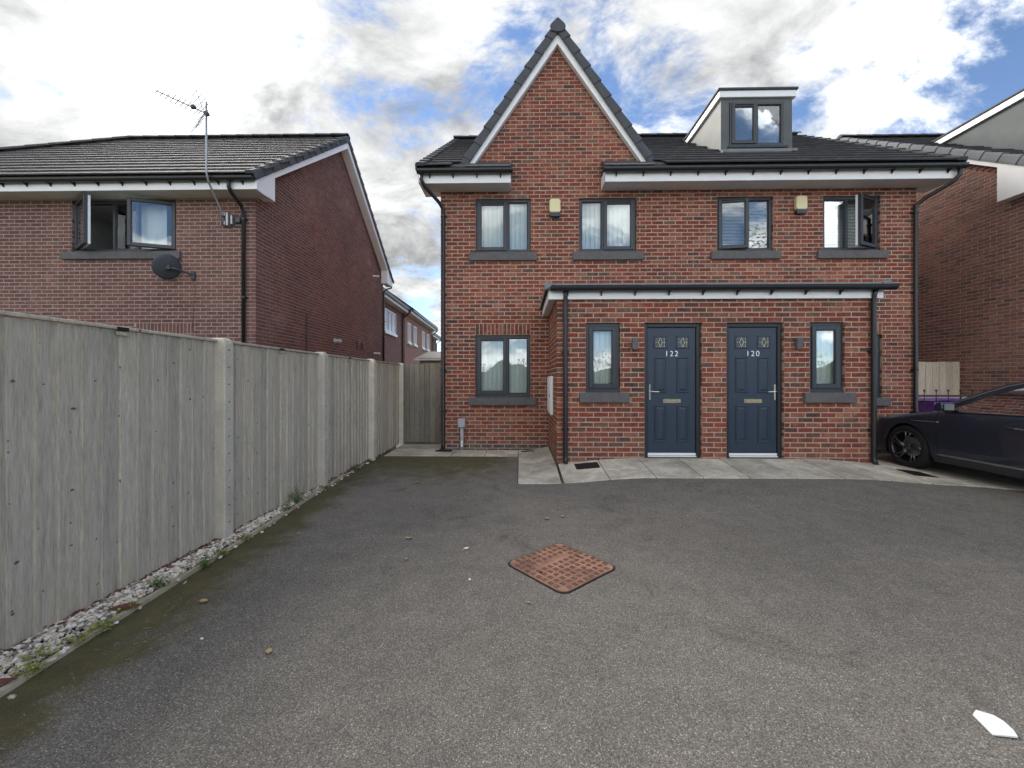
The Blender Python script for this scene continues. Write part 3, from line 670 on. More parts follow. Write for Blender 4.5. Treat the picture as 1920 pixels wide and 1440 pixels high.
def build_ground():
    o = MB().add([(-400, -400, -.16), (400, -400, -.16), (400, 600, -.16), (-400, 600, -.16)], [(0, 1, 2, 3)]).build('ground', 'ground'); o['kind'] = 'structure'
    rows = []
    xs = [-2.6 + .15 * i for i in range(0, 117)]; ys = [-9 + .4 * i for i in range(30)] + [3.0 + .12 * i for i in range(40)]
    for y in ys:
        r = []
        for i, x in enumerate(xs):
            xx = max(x, edge_x(min(y, 7.7)) + .0) if i == 0 or x < edge_x(min(y, 7.7)) else x
            r.append((xx, y, G_(xx, y)))
        rows.append(r)
    d = MB().grid(rows).build('driveway', 'tarmac', fix=False, smooth=True); d['kind'] = 'structure'
    # gravel bed
    bed = MB(); bed.grid([[(-2.62, y, .006), (edge_x(y), y, .0)] for y in (-6, 0, 2, 4, 6, 8.4)]); b = bed.build('gravel_bed', 'soil', fix=False); b['kind'] = 'structure'
    t = (1 + 5 ** .5) / 2
    iv = [Vector(v).normalized() for v in [(-1, t, 0), (1, t, 0), (-1, -t, 0), (1, -t, 0), (0, -1, t), (0, 1, t), (0, -1, -t), (0, 1, -t), (t, 0, -1), (t, 0, 1), (-t, 0, -1), (-t, 0, 1)]]
    fc = [(0, 11, 5), (0, 5, 1), (0, 1, 7), (0, 7, 10), (0, 10, 11), (1, 5, 9), (5, 11, 4), (11, 10, 2), (10, 7, 6), (7, 1, 8), (3, 9, 4), (3, 4, 2), (3, 2, 6), (3, 6, 8), (3, 8, 9), (4, 9, 5), (2, 4, 11), (6, 2, 10), (8, 6, 7), (9, 8, 1)]
    g = MB()
    for k in range(9500):
        y = .9 + 7.3 * random.random() ** 1.25; x0, x1 = -2.565, edge_x(y) - .05
        if random.random() < .03: x1 += .12
        x = random.uniform(x0, x1) if x1 > x0 else x0
        edge = min(x - x0, x1 - x); s = random.uniform(.006, .0155); h = .010 + .018 * min(1, max(0, edge) / .08)
        m = Matrix.Rotation(random.uniform(0, 6.3), 3, 'Z') @ Matrix.Rotation(random.uniform(-.6, .6), 3, 'X') @ Matrix.Diagonal((s * random.uniform(1, 1.55), s, s * random.uniform(.55, .85)))
        c = Vector((x, y, h + random.uniform(-.006, .010)))
        g.add([c + m @ (v * random.uniform(.82, 1.12)) for v in iv], fc)
    o = g.build('gravel', 'gravel', fix=False); o['kind'] = 'stuff'; tag(o, 'pale mixed gravel strip along the foot of the timber fence', 'gravel')
    # timber edging
    e = thing('timber_edging', (edge_x(3), 3, 0), 'pale weathered timber edging board between gravel strip and tarmac', 'edging')
    y = .6
    for L in (2.4, 2.4, 2.4):
        mb = MB(); rows = []
        for i in range(13):
            yy = y + (L - .012) * i / 12; x = edge_x(yy) + .006 * math.sin(yy * 2.1) + random.uniform(-.002, .002); z = .024 + random.uniform(-.003, .003)
            rows.append([(x - .018, yy, -.05), (x - .017, yy, z), (x + .014, yy, z + random.uniform(-.002, .002)), (x + .018, yy, -.05)])
        mb.grid(rows); mb.add(rows[0], [(0, 1, 2, 3)]); mb.add(rows[-1], [(3, 2, 1, 0)]); mb.build('edging_board', 'edging', e); y += L
    # paving slabs
    pv = MB(); slabs = []
    def row(xa, xb, ya, yb):
        slabs.append((xa, xb, ya, yb))
    x = .57
    while x < 5.2: row(x, min(x + .6, 5.27), 5.25, 6.085); x += .6
    yy = 5.25
    for h in (.62, .62, .62, .60): row(-.03, .545, yy, yy + h); yy += h
    for k in range(4): row(-.03 - .6 * (k + 1), -.03 - .6 * k, 7.12, 7.72)
    row(-2.44, -2.0, 7.74, 8.38); row(-2.0, -1.56, 7.74, 8.38)
    for i in range(3):
        xx = 5.29 + .6 * i; yy = 5.25
        for h in (.62, .62, .62, .58): row(xx, xx + .6, yy, yy + h); yy += h
    for (a, b, c, d) in slabs:
        q = lambda x, y, o: (x, y, P_(x, y) + o)
        pv.grid([[q(a - .004 + (b - a + .008) * i / 3, yv, -.009) for i in range(4)] for yv in (c - .0, (c + d) / 2, d + .003)])
    base = pv.build('paving', 'soil', fix=False); base['kind'] = 'structure'
    for (a, b, c, d) in slabs:
        j = .0055; dz = random.uniform(-.002, .003)
        mb = MB(); top = [[(a + j + (b - a - 2 * j) * i / 4, c + j * (yi > 0) + (d - c - 2 * j) * yi / 4, P_(a + (b - a) * i / 4, c + (d - c) * yi / 4) + dz) for i in range(5)] for yi in range(5)]
        mb.grid(top); bd = top[0] + [r[-1] for r in top[1:]] + top[-1][-2::-1] + [r[0] for r in top[-2:0:-1]]
        n = len(bd); mb.add(bd + [(p[0], p[1], p[2] - .05) for p in bd], [(i, (i + 1) % n, n + (i + 1) % n, n + i) for i in range(n)])
        bm_o = mb.build('paving_slab', 'slab', base)
        bm = bmesh.new(); bm.from_mesh(bm_o.data); bmesh.ops.remove_doubles(bm, verts=bm.verts, dist=.0005); bmesh.ops.recalc_face_normals(bm, faces=bm.faces); bm.to_mesh(bm_o.data); bm.free()
        bv = bm_o.modifiers.new('bevel', 'BEVEL'); bv.width = .004; bv.segments = 1; bv.limit_method = 'ANGLE'; bv.angle_limit = R(50)
build_ground()

# ================================================================== MAIN PAIR OF HOUSES
HW = 7.74
def build_main():
    H = thing('semi_detached_house', (3.0, HW, 0), 'red brick semi-detached pair with tall steep front gable and shared porch', 'house')
    wf = Wall(0, HW, 0)
    Z1, Z2 = 1.02, 3.795
    U = [(-.855, .205), (1.13, 2.23), (3.75, 4.81), (5.74, 6.81)]
    LW = [(-.86, .20), (5.78, 6.84)]
    holes = [(a, b, Z2, Z2 + 1.05) for a, b in U] + [(a, b, Z1, Z1 + 1.2) for a, b in LW]
    sills = [(a - .125, b + .115, Z2 - .15, Z2) for a, b in U] + [(a - .13, b + .12, Z1 - .15, Z1) for a, b in LW]
    lint = [(a, b, Z1 + 1.2, Z1 + 1.425) for a, b in LW]
    m = MB(); core(m, wf, -1.524, 7.464, -.25, 5.3, holes)
    m.prism([(.71 - 1.75, 5.3), (.71 + 1.75, 5.3), (.71, 7.80)], HW + .004, HW + .2, 'y')
    wall = m.build('wall', 'mortar', H)
    br = []
    lim = lambda z: (-9, 99) if z < 5.0 else ((.71 - (7.80 - z) / 1.43, .71 + (7.80 - z) / 1.43) if z < 7.76 else None)
    lay_bricks(wf, -1.53, 7.47, .12, 0, 103, holes + sills + lint + [(.67, 5.15, -.5, 2.6)], br, lim=lim)
    # porch
    PX0, PX1, PY = .55, 5.27, 6.09
    wp = Wall(PX0, PY, 0); wl_ = Wall(PX0, HW, -90); wr = Wall(PX1, PY, 90)
    ph = [(1.87 - PX0, 2.73 - PX0, .0, 2.22), (3.09 - PX0, 3.945 - PX0, .0, 2.22), (.99 - PX0, 1.51 - PX0, 1.17, 2.22), (4.32 - PX0, 4.84 - PX0, 1.17, 2.22)]
    ps = [(.89 - PX0, 1.645 - PX0, 1.02, 1.17), (4.22 - PX0, 4.97 - PX0, 1.02, 1.17)]
    m = MB(); W = PX1 - PX0; D = HW - PY
    core(m, wp, .006, W - .006, -.25, 2.68, ph, d1=.2); core(m, wl_, 0, D - .2, -.25, 2.68, [], d1=.2); core(m, wr, .2, D, -.25, 2.68, [], d1=.2)
    pwall = m.build('porch_wall', 'mortar', H)
    pb = []
    lay_bricks(wp, 0, W, .12, 0, 34, ph + ps, pb, ly=1, ry=1)
    lay_bricks(wl_, 0, D, .12, 0, 34, [], pb, ry=0); lay_bricks(wr, 0, D, .12, 0, 34, [], pb, ly=0)
    make_bricks(pwall, pb, 'brick', lambda x, y, c: c[1] < 6.2, 300)
    make_bricks(wall, br, 'brick', lambda x, y, c: False, 0)
    bb = []
    lay_bricks(wf, -1.53, .55, .12, -2, 0, [], bb); lay_bricks(wf, 5.27, 7.47, .12, -2, 0, [], bb)
    make_bricks(wall, bb, 'brick_blue', lambda x, y, c: True, 40)
    pbb = []
    lay_bricks(wp, 0, W, .12, -2, 0, ph, pbb, ly=1, ry=1); lay_bricks(wl_, 0, D, .12, -2, 0, [], pbb, ry=0); lay_bricks(wr, 0, D, .12, -2, 0, [], pbb, ly=0)
    make_bricks(pwall, pbb, 'brick_blue', lambda x, y, c: c[0] < .7, 20)
    for (a, b, z0, z1) in lint:
        n = int(round((b - a) / RP)); stp = (b - a) / n
        for i in range(n):
            mb = MB().add([wf.T(a + i * stp + .005 + v[0], v[1], z0 + .005 + v[2]) for v in brick_verts(stp - .010, .215)], BF); mb.build('soldier_brick', 'brick', wall, fix=False)
    # remaining shell
    for x0, x1 in ((-1.524, -1.28), (7.22, 7.464)):
        MB().prism([(8.0, -.25), (15.3, -.25), (15.3, 5.0), (11.55, 7.95), (8.0, 5.45)], x0, x1, 'x').build('side_wall', 'bw_red', H)
    MB().box(-1.28, 7.22, 15.05, 15.298, -.25, 5.0).build('rear_wall', 'bw_red', H)
    # windows
    yf = HW + .045
    lay = [[(.58, 'left', 0), (.42, 'fixed')], [(.42, 'fixed'), (.58, 'right', 0)], [(.56, 'left', 9), (.44, 'fixed')], [(.44, 'fixed'), (.56, 'right', 25)]]
    bl = ['vertical', 'vertical', 'venetian', 'venetian']
    lb = [None, None, 'window with its left casement ajar', 'window with its right casement swung open']
    for i, (a, b) in enumerate(U):
        s = sills[i]; window(H, a, b, Z2, Z2 + 1.05, yf, lay[i], (s[0], s[1], s[2], s[3], HW - .055), bl[i], lb[i])
    for i, (a, b) in enumerate(LW):
        s = sills[4 + i]; window(H, a, b, Z1, Z1 + 1.2, yf, lay[0], (s[0], s[1], s[2], s[3], HW - .055), 'vertical')
    for (a, b, k) in ((.99, 1.51, 'vertical'), (4.32, 4.84, 'net')):
        window(H, a, b, 1.17, 2.22, PY + .045, [(1, 'left', 0)], (a - .10, b + .13, 1.02, 1.17, PY - .055), k, vent=False, fw=.062)
    # doors
    def door(x0, x1, z0, z1, num, hand):
        y = PY + .05; f = MB()
        f.box(x0 + .006, x0 + .066, y, y + .08, z0, z1 - .006); f.box(x1 - .066, x1 - .006, y, y + .08, z0, z1 - .006); f.box(x0 + .066, x1 - .066, y + .001, y + .079, z1 - .066, z1 - .006)
        a, b, c, d = x0 + .070, x1 - .070, z0 + .062, z1 - .070; yl = y + .024
        leaf = MB().box(a, b, yl, yl + .045, c, d).build('door', 'door', H, bevel=.003)
        f.build('door_frame', 'anth_dark', leaf, bevel=.006)
        w = b - a; pw = w * .262; xl, xr = a + w * .135, b - w * .135 - pw; hh = d - c
        def panel(px, z_0, z_1):
            mb = MB(); rows = []
            for ins, dy in ((0, 0), (.004, -.009), (.013, -.011), (.022, -.004), (.026, -.0015), (.034, -.0015), (.058, -.012)):
                rows.append([(px + ins, yl + dy, z_0 + ins), (px + pw - ins, yl + dy, z_0 + ins), (px + pw - ins, yl + dy, z_1 - ins), (px + ins, yl + dy, z_1 - ins)])
            mb.add([p for r in rows for p in r], [(i * 4 + k, i * 4 + (k + 1) % 4, (i + 1) * 4 + (k + 1) % 4, (i + 1) * 4 + k) for i in range(6) for k in range(4)] + [(24, 25, 26, 27)])
            mb.build('door_panel', 'door', leaf, fix=False)
        for px in (xl, xr):
            panel(px, c + .085 * hh, c + .380 * hh); panel(px, c + .480 * hh, c + .765 * hh)
            z_0, z_1 = c + .835 * hh, c + .930 * hh
            mb = MB(); ring(mb, px - .004, px + pw + .004, z_0 - .004, z_1 + .004, .020, yl - .012, yl + .002); mb.build('glazing_frame', 'door', leaf, bevel=.004)
            MB().box(px + .014, px + pw - .014, yl - .003, yl - .001, z_0 + .014, z_1 - .014).build('pane', 'leafglass', leaf)
            cx, cz, ys = px + pw / 2, (z_0 + z_1) / 2, yl - .004; rx, rz = .030, (z_1 - z_0) / 2 - .018
            mb = MB(); q = [(cx - rx, ys, cz), (cx, ys, cz + rz), (cx + rx, ys, cz), (cx, ys, cz - rz)]
            for i in range(4): mb.tube([q[i], q[(i + 1) % 4]], .0034, 6)
            mb.tube([q[0], (px + .018, ys, cz)], .0028, 6); mb.tube([q[2], (px + pw - .018, ys, cz)], .0028, 6)
            for zz in (z_0 + .028, z_1 - .028): mb.tube([(px + .018, ys, zz), (px + pw - .018, ys, zz)], .0012, 5)
            mb.tube([(px + pw - .034, ys, z_0 + .018), (px + pw - .034, ys, z_1 - .018)], .0024, 6)
            mb.build('leading', 'leadline', leaf)
        cu = bpy.data.curves.new('house_number', 'FONT'); cu.body = num; cu.size = .118; cu.extrude = .003; cu.align_x = 'CENTER'; cu.space_character = 1.25; cu.offset = -.0012
        to = bpy.data.objects.new('tmp', cu); COL.objects.link(to); bpy.context.view_layer.update()
        me = bpy.data.meshes.new_from_object(to); bpy.data.objects.remove(to); me.materials.clear(); me.materials.append(MT['alu']); me.name = 'house_number'
        o = bpy.data.objects.new('house_number', me); link(o, leaf)
        o.matrix_local = Matrix.Translation(Vector(((a + b) / 2, yl - .0045, c + .772 * hh)) - wpos(leaf)) @ Matrix.Rotation(R(90), 4, 'X'); o['label'] = 'silver numerals ' + num
        hx = a + .030 if hand < 0 else b - .030; s = 1 if hand < 0 else -1; zc = c + .485 * hh
        mb = MB().box(hx - .014, hx + .014, yl - .010, yl + .001, zc - .12, zc + .12); mb.tube([(hx, yl - .008, zc + .01), (hx, yl - .055, zc + .01), (hx + s * .02, yl - .060, zc + .01), (hx + s * .125, yl - .056, zc + .005)], .009, 8)
        mb.lathe([(0, -.014), (.009, -.014), (.009, .001)], (hx, yl, zc - .075), 'y', 10)
        mb.build('door_handle', 'chrome', leaf, bevel=.002)
        zl = c + .415 * hh; cx = (a + b) / 2 + .005
        mb = MB().box(cx - .135, cx + .135, yl - .008, yl + .001, zl - .034, zl + .034); lp = mb.build('letter_plate', 'brass', leaf, bevel=.006)
        MB().box(cx - .112, cx + .112, yl - .014, yl - .0085, zl - .018, zl + .018).build('letter_flap', 'brass', leaf, bevel=.003)
        mb = MB().box(x0 + .067, x1 - .067, yl - .012, yl + .03, z0 + .026, z0 + .060); mb.box(x0 + .0665, x1 - .0665, yl - .034, yl + .03, z0 + .004, z0 + .020); mb.build('threshold', 'white', leaf, bevel=.003)
    door(1.87, 2.73, .188, 2.22, '122', -1); door(3.09, 3.945, .188, 2.22, '120', 1)
    for a, b in ((1.87, 2.73), (3.09, 3.945)): MB().box(a + .001, b - .001, PY + .004, PY + .2, -.02, .186).build('door_step', 'sill', H)
    # porch roof
    MB().box(.43, 5.36, 6.044, 6.082, 2.565, 2.715).build('porch_fascia', 'white', H, bevel=.002)
    MB().box(.43, .468, 6.084, HW - .003, 2.565, 2.715).build('porch_fascia', 'white', H, bevel=.002)
    MB().box(5.322, 5.36, 6.084, HW - .003, 2.565, 2.715).build('porch_fascia', 'white', H, bevel=.002)
    mb = MB().box(.469, 5.321, 6.0835, 6.0885, 2.570, 2.600); mb.box(.4695, .546, 6.089, HW - .004, 2.571, 2.600); mb.box(5.274, 5.3205, 6.089, HW - .004, 2.571, 2.600); mb.build('porch_soffit', 'soffit', H)
    pr = MB().box(.42, 5.37, 6.03, HW - .002, 2.718, 2.765).build('porch_roof', 'lead', H, bevel=.008)
    mb = MB(); pf = lambda y0, s: [(y0 - s * .03, 2.70), (y0 - s * .035, 2.775), (y0, 2.800), (y0 + s * .07, 2.785), (y0 + s * .08, 2.766), (y0, 2.766)]
    mb.prism(pf(6.02, 1), .41, 5.38, 'x'); mb.prism(pf(.41, 1), 6.06, HW - .004, 'y'); mb.prism(pf(5.38, -1), 6.06, HW - .004, 'y')
    mb.prism([(.365, 2.70), (.37, 2.80), (.40, 2.835), (.44, 2.805), (.50, 2.797), (.50, 2.77), (.40, 2.70)], 5.975, 6.075, 'y'); mb.prism([(5.425, 2.72), (5.43, 2.80), (5.41, 2.84), (5.36, 2.805), (5.29, 2.797), (5.29, 2.77), (5.40, 2.70)], 5.975, 6.075, 'y')
    mb.build('roof_edge_trim', 'lead', pr, bevel=.006)
    MB().box(.45, 5.35, HW - .035, HW - .003, 2.766, 2.86).build('flashing', 'lead', pr)
    gutter(H, .46, 5.46, 5.965, 2.725, 10)
    downpipe(H, [(.68, 6.0, 2.70), (.68, 6.035, 2.60), (.68, 6.040, 2.5), (.68, 6.040, .22), (.68, 6.03, .16), (.68, 6.00, .115)], [(.68, 6.04, 1.78), (.68, 6.04, .62)])
    downpipe(H, [(5.215, 6.0, 2.70), (5.215, 6.035, 2.60), (5.215, 6.040, 2.5), (5.215, 6.040, .22), (5.215, 6.03, .16), (5.215, 6.00, .115)], [(5.215, 6.04, 1.78), (5.215, 6.04, .62)])
    # eaves boxes
    for x0, x1 in ((-1.83, -.17), (1.55, 7.83)):
        MB().box(x0, x1, 7.36, 7.385, 4.965, 5.16).build('fascia', 'white', H, bevel=.002)
        MB().box(x0 + .002, x1 - .002, 7.387, HW - .004, 4.975, 4.99).build('soffit', 'soffit', H)
    MB().box(-.196, -.171, 7.386, HW - .003, 4.992, 5.20).build('eaves_end', 'white', H); MB().box(1.551, 1.576, 7.386, HW - .003, 4.992, 5.20).build('eaves_end', 'white', H)
    MB().box(-1.0, -.165, 7.34, HW - .002, 5.262, 5.29).build('lead_ledge', 'lead', H, bevel=.008); MB().box(1.545, 2.45, 7.34, HW - .002, 5.262, 5.29).build('lead_ledge', 'lead', H, bevel=.008)
    gutter(H, -1.87, -.14, 7.292, 5.165, 4); gutter(H, 1.50, 7.89, 7.292, 5.165, 13)
    downpipe(H, [(-1.80, 7.295, 5.11), (-1.80, 7.30, 5.0), (-1.74, 7.36, 4.9), (-1.53, 7.62, 4.72), (-1.47, 7.69, 4.62), (-1.47, 7.69, .10), (-1.47, 7.66, .04)], [(-1.47, 7.69, z) for z in (4.5, 3.0, 1.55, .75)])
    downpipe(H, [(7.80, 7.295, 5.11), (7.80, 7.30, 5.0), (7.74, 7.36, 4.9), (7.50, 7.62, 4.72), (7.41, 7.69, 4.62), (7.41, 7.69, .10), (7.41, 7.66, .04)], [(7.41, 7.69, z) for z in (4.5, 3.0, 1.55, .75)])
    # main roof
    sl = .706; th = math.atan(sl); EY, EZ, RY, RZ = 7.30, 5.235, 11.55, 5.235 + .706 * 4.25
    rm = MB()
    for x0, x1, y0 in ((-1.86, -.17, 7.37), (-.17, 1.55, 7.95), (1.55, 7.86, 7.37)):
        z0 = EZ + sl * (y0 - EY)
        rm.prism([(y0, z0 - .075), (y0, z0), (RY, RZ), (2 * RY - y0, z0), (2 * RY - y0, z0 - .075), (RY, RZ - .085)], x0, x1, 'x')
    roof = rm.build('roof', 'tile', H)
    def ok(c, r):
        if not -1.84 < c.x < 7.84: return False
        if abs(c.x - .71) < (8.11 - c.z) / 1.43 - .06: return False
        return not (4.22 < c.x < 5.76 and 8.55 < c.y < 10.35)
    us = (0, math.cos(th), math.sin(th))
    lay_tiles(roof, 'tile', (-1.86, EY, EZ), (1, 0, 0), us, 0, 33, 15, ok, pick=lambda x, y: y < 330, n=300)
    ridge_caps(roof, 'tile', (-1.88, RY, RZ + .03), (7.88, RY, RZ + .03))
    for x, o in ((-1.87, -1), (7.87, 1)):
        verge_caps(roof, 'verge', (x, EY - .02, EZ + .03), (x, RY, RZ + .03), (o, 0, 0), drop=.10)
        a, b = (x, x - o * .34); y0 = 7.37; z0 = EZ + sl * (y0 - EY)
        MB().prism([(y0, 4.99), (y0, z0 - .076), (RY, RZ - .086), (2 * RY - y0, z0 - .076), (2 * RY - y0, 4.99), (2 * RY - y0 - .6, 4.99), (2 * RY - y0 - .6, z0 + .22), (RY, RZ - .30), (y0 + .6, z0 + .22), (y0 + .6, 4.99)], min(a, b), max(a, b), 'x').build('barge_board', 'white', H)
    # front gable
    gx, gz, gm = .71, 8.095, 1.43; k = math.sqrt(1 + gm * gm)
    def chev(d0, d1, zb):
        a0, a1 = gz - d0 * k, gz - d1 * k
        return [(gx - (a0 - zb) / gm, zb), (gx, a0), (gx + (a0 - zb) / gm, zb), (gx + (a1 - zb) / gm, zb), (gx, a1), (gx - (a1 - zb) / gm, zb)]
    MB().prism(chev(.085, .215, 5.30), 7.635, HW - .002, 'y').build('barge_board', 'white', H, bevel=.003)
    MB().prism(chev(.0, .08, 5.33), 7.64, 11.2, 'y').build('gable_roof', 'tile', roof)
    th2 = math.atan(gm); c2, s2 = math.cos(th2), math.sin(th2); zb = 5.36; hx = (gz - zb) / gm
    for sgn in (-1, 1):
        ux = (0, 1, 0) if sgn > 0 else (0, -1, 0); O = (gx + sgn * hx, 7.66 if sgn > 0 else 11.4, zb)
        lay_tiles(roof, 'tile', O, ux, (-sgn * c2, 0, s2), 0, 13, 9, lambda c, r: c.z > EZ + sl * (c.y - EY) - .12 and 7.72 < c.y < 11.2 and c.z < gz - .1, stuff_only=True)
        verge_caps(roof, 'verge', (gx + sgn * (hx + .02), 7.615, zb - .06), (gx, 7.615, gz + .03), (0, -1, 0), drop=.125, pitch=.36)
    ridge_caps(roof, 'verge', (gx, 7.66, gz - .075), (gx, 11.3, gz - .075), r=.12, squash=1.0)
    MB().prism([(gx - .125, gz - .175), (gx - .150, gz - .10), (gx - .132, gz - .055), (gx - .012, gz + .060), (gx + .012, gz + .060), (gx + .132, gz - .055), (gx + .150, gz - .10), (gx + .125, gz - .175), (gx + .05, gz - .205), (gx - .05, gz - .205)], 7.558, 7.75, 'y').build('ridge_end_cap', 'verge', roof, bevel=.010, seg=2)
    # dormer
    dx0, dx1, dy, dz = 4.25, 5.73, 8.60, 7.30
    by = EY + (dz - EZ) / sl + .2
    wx0, wx1, wz0, wz1 = 4.42, 5.55, 6.27, 7.215
    d = MB(); z0 = EZ + sl * (dy - EY) - .25
    d.box(dx0, wx0, dy, dy + .12, z0, dz); d.box(wx1, dx1, dy, dy + .12, z0, dz); d.box(wx0, wx1, dy, dy + .12, z0, wz0); d.box(wx0, wx1, dy, dy + .12, wz1, dz)
    dm = d.build('dormer', 'render', H)
    for x in (dx0 - .004, dx1 - .10): MB().prism([(dy + .002, z0), (dy + .002, dz), (by, dz), (by, dz - .1)], x, x + .104, 'x').build('dormer_cheek', 'render_pale', dm)
    MB().box(dx0 - .06, dx1 + .06, dy - .05, by + .2, dz + .0, dz + .135).build('dormer_fascia', 'white', dm, bevel=.003)
    MB().box(dx0 - .09, dx1 + .09, dy - .085, by + .25, dz + .137, dz + .185).build('dormer_roof', 'verge', dm, bevel=.01)
    window(H, wx0, wx1, wz0, wz1, dy - .02, [(.5, 'left', 0), (.5, 'fixed')], None, 'venetian')
    MB().box(wx0 - .05, wx1 + .06, dy - .075, dy - .001, wz0 - .05, wz0 - .002).build('dormer_sill', 'anth_dark', dm, bevel=.004)
    MB().box(dx0 - .03, dx1 + .03, dy - .14, dy - .002, EZ + sl * (dy - .14 - EY) + .035, EZ + sl * (dy - .14 - EY) + .115).build('dormer_apron', 'lead', dm, bevel=.01)
    return H
build_main()

# ---- fittings on the main pair
def alarm(x, z, label):
    t = thing('alarm_box', (x, HW, z - .17), label, 'alarm box', 'burglar alarm boxes under the eaves')
    def sh(w, zt, zb, y0): 
        pts = [(x - w + .02, zb), (x + w - .02, zb), (x + w, zb + .04), (x + w - .004, zt - .03), (x + w - .03, zt), (x - w + .03, zt), (x - w + .004, zt - .03), (x - w, zb + .04)]
        return MB().prism(pts, y0, HW - .004, 'y')
    sh(.107, z + .165, z - .095, HW - .085).build('cover', 'cream', t, bevel=.018, seg=3)
    sh(.104, z - .098, z - .168, HW - .078).build('strobe', 'bluegrey', t, bevel=.014, seg=3)
alarm(.665, 4.635, 'cream alarm box between the two windows below the steep gable')
alarm(5.29, 4.655, 'cream alarm box between the two windows with open casements')
for x, lb in ((1.715, 'small dark wall light left of door 122'), (4.135, 'small dark wall light right of door 120')):
    t = thing('wall_light', (x, 6.09, 1.81), lb, 'wall light', 'porch wall lights')
    MB().box(x - .042, x + .042, 6.02, 6.078, 1.81, 1.985).build('housing', 'sill', t, bevel=.006)
    MB().box(x - .03, x + .03, 6.0785, 6.0885, 1.83, 1.965).build('backplate', 'anth_dark', t)
t = thing('meter_box', (.55, 6.95, .8), 'white meter box on the left side wall of the porch', 'meter box')
MB().box(.505, .546, 6.62, 7.34, .78, 1.42).build('cabinet', 'white', t, bevel=.006); MB().box(.494, .5045, 6.65, 7.31, .81, 1.39).build('cabinet_door', 'white', t, bevel=.004); MB().box(.487, .4935, 6.68, 6.71, 1.07, 1.12).build('latch', 'black', t)
t = thing('socket_post', (-1.11, 7.66, .0), 'grey outdoor socket box on a grey conduit against the brick wall', 'socket')
MB().box(-1.185, -1.045, 7.635, 7.733, .45, .615).build('socket_box', 'greyplastic', t, bevel=.012, seg=2); MB().tube([(-1.112, 7.69, .012), (-1.112, 7.69, .452)], .034, 12).build('conduit', 'greyplastic', t, smooth=True)
MB().tube([(-1.112, 7.672, .08), (-1.112, 7.672, .20)], .022, 10).build('white_sleeve', 'white', t); MB().tube([(-1.07, 7.72, .38), (-1.02, 7.725, .34), (-1.0, 7.725, .27), (-1.03, 7.725, .20), (-1.08, 7.715, .19)], .005, 6).build('cable', 'black', t)
def drain(x0, x1, y0, y1, z, lb):
    t = thing('drain_grate', ((x0 + x1) / 2, (y0 + y1) / 2, z), lb, 'drain grate')
    mb = MB(); zz = lambda x, y: P_(x, y) + .004
    P = lambda x, y, o: (x, y, zz(x, y) + o)
    mb.add([P(x0, y0, 0), P(x1, y0, 0), P(x1, y1, 0), P(x0, y1, 0)], [(0, 1, 2, 3)]); mb.build('frame', 'dark', t, fix=False)
    n = 9
    for i in range(n):
        a = x0 + .012 + (x1 - x0 - .024) * i / n; b = a + (x1 - x0) / n * .55
        MB().add([P(a, y0 + .01, .005), P(b, y0 + .01, .005), P(b, y1 - .01, .005), P(a, y1 - .01, .005), P(a, y0 + .01, -.006), P(b, y0 + .01, -.006), P(b, y1 - .01, -.006), P(a, y1 - .01, -.006)],
                 [(0, 1, 2, 3), (0, 4, 5, 1), (1, 5, 6, 2), (2, 6, 7, 3), (3, 7, 4, 0)]).build('bar', 'iron', t)
drain(.80, 1.14, 5.72, 5.98, .08, 'black drain grate by the left porch downpipe')
drain(5.36, 5.70, 5.58, 5.86, .0, 'black drain grate by the right porch downpipe')
drain(.02, .27, 7.50, 7.60, .01, 'narrow drain slot at the foot of the wall beside the porch')
drain(-1.60, -1.28, 7.50, 7.68, .01, 'dark gully grate below the left-hand downpipe of the brick pair')

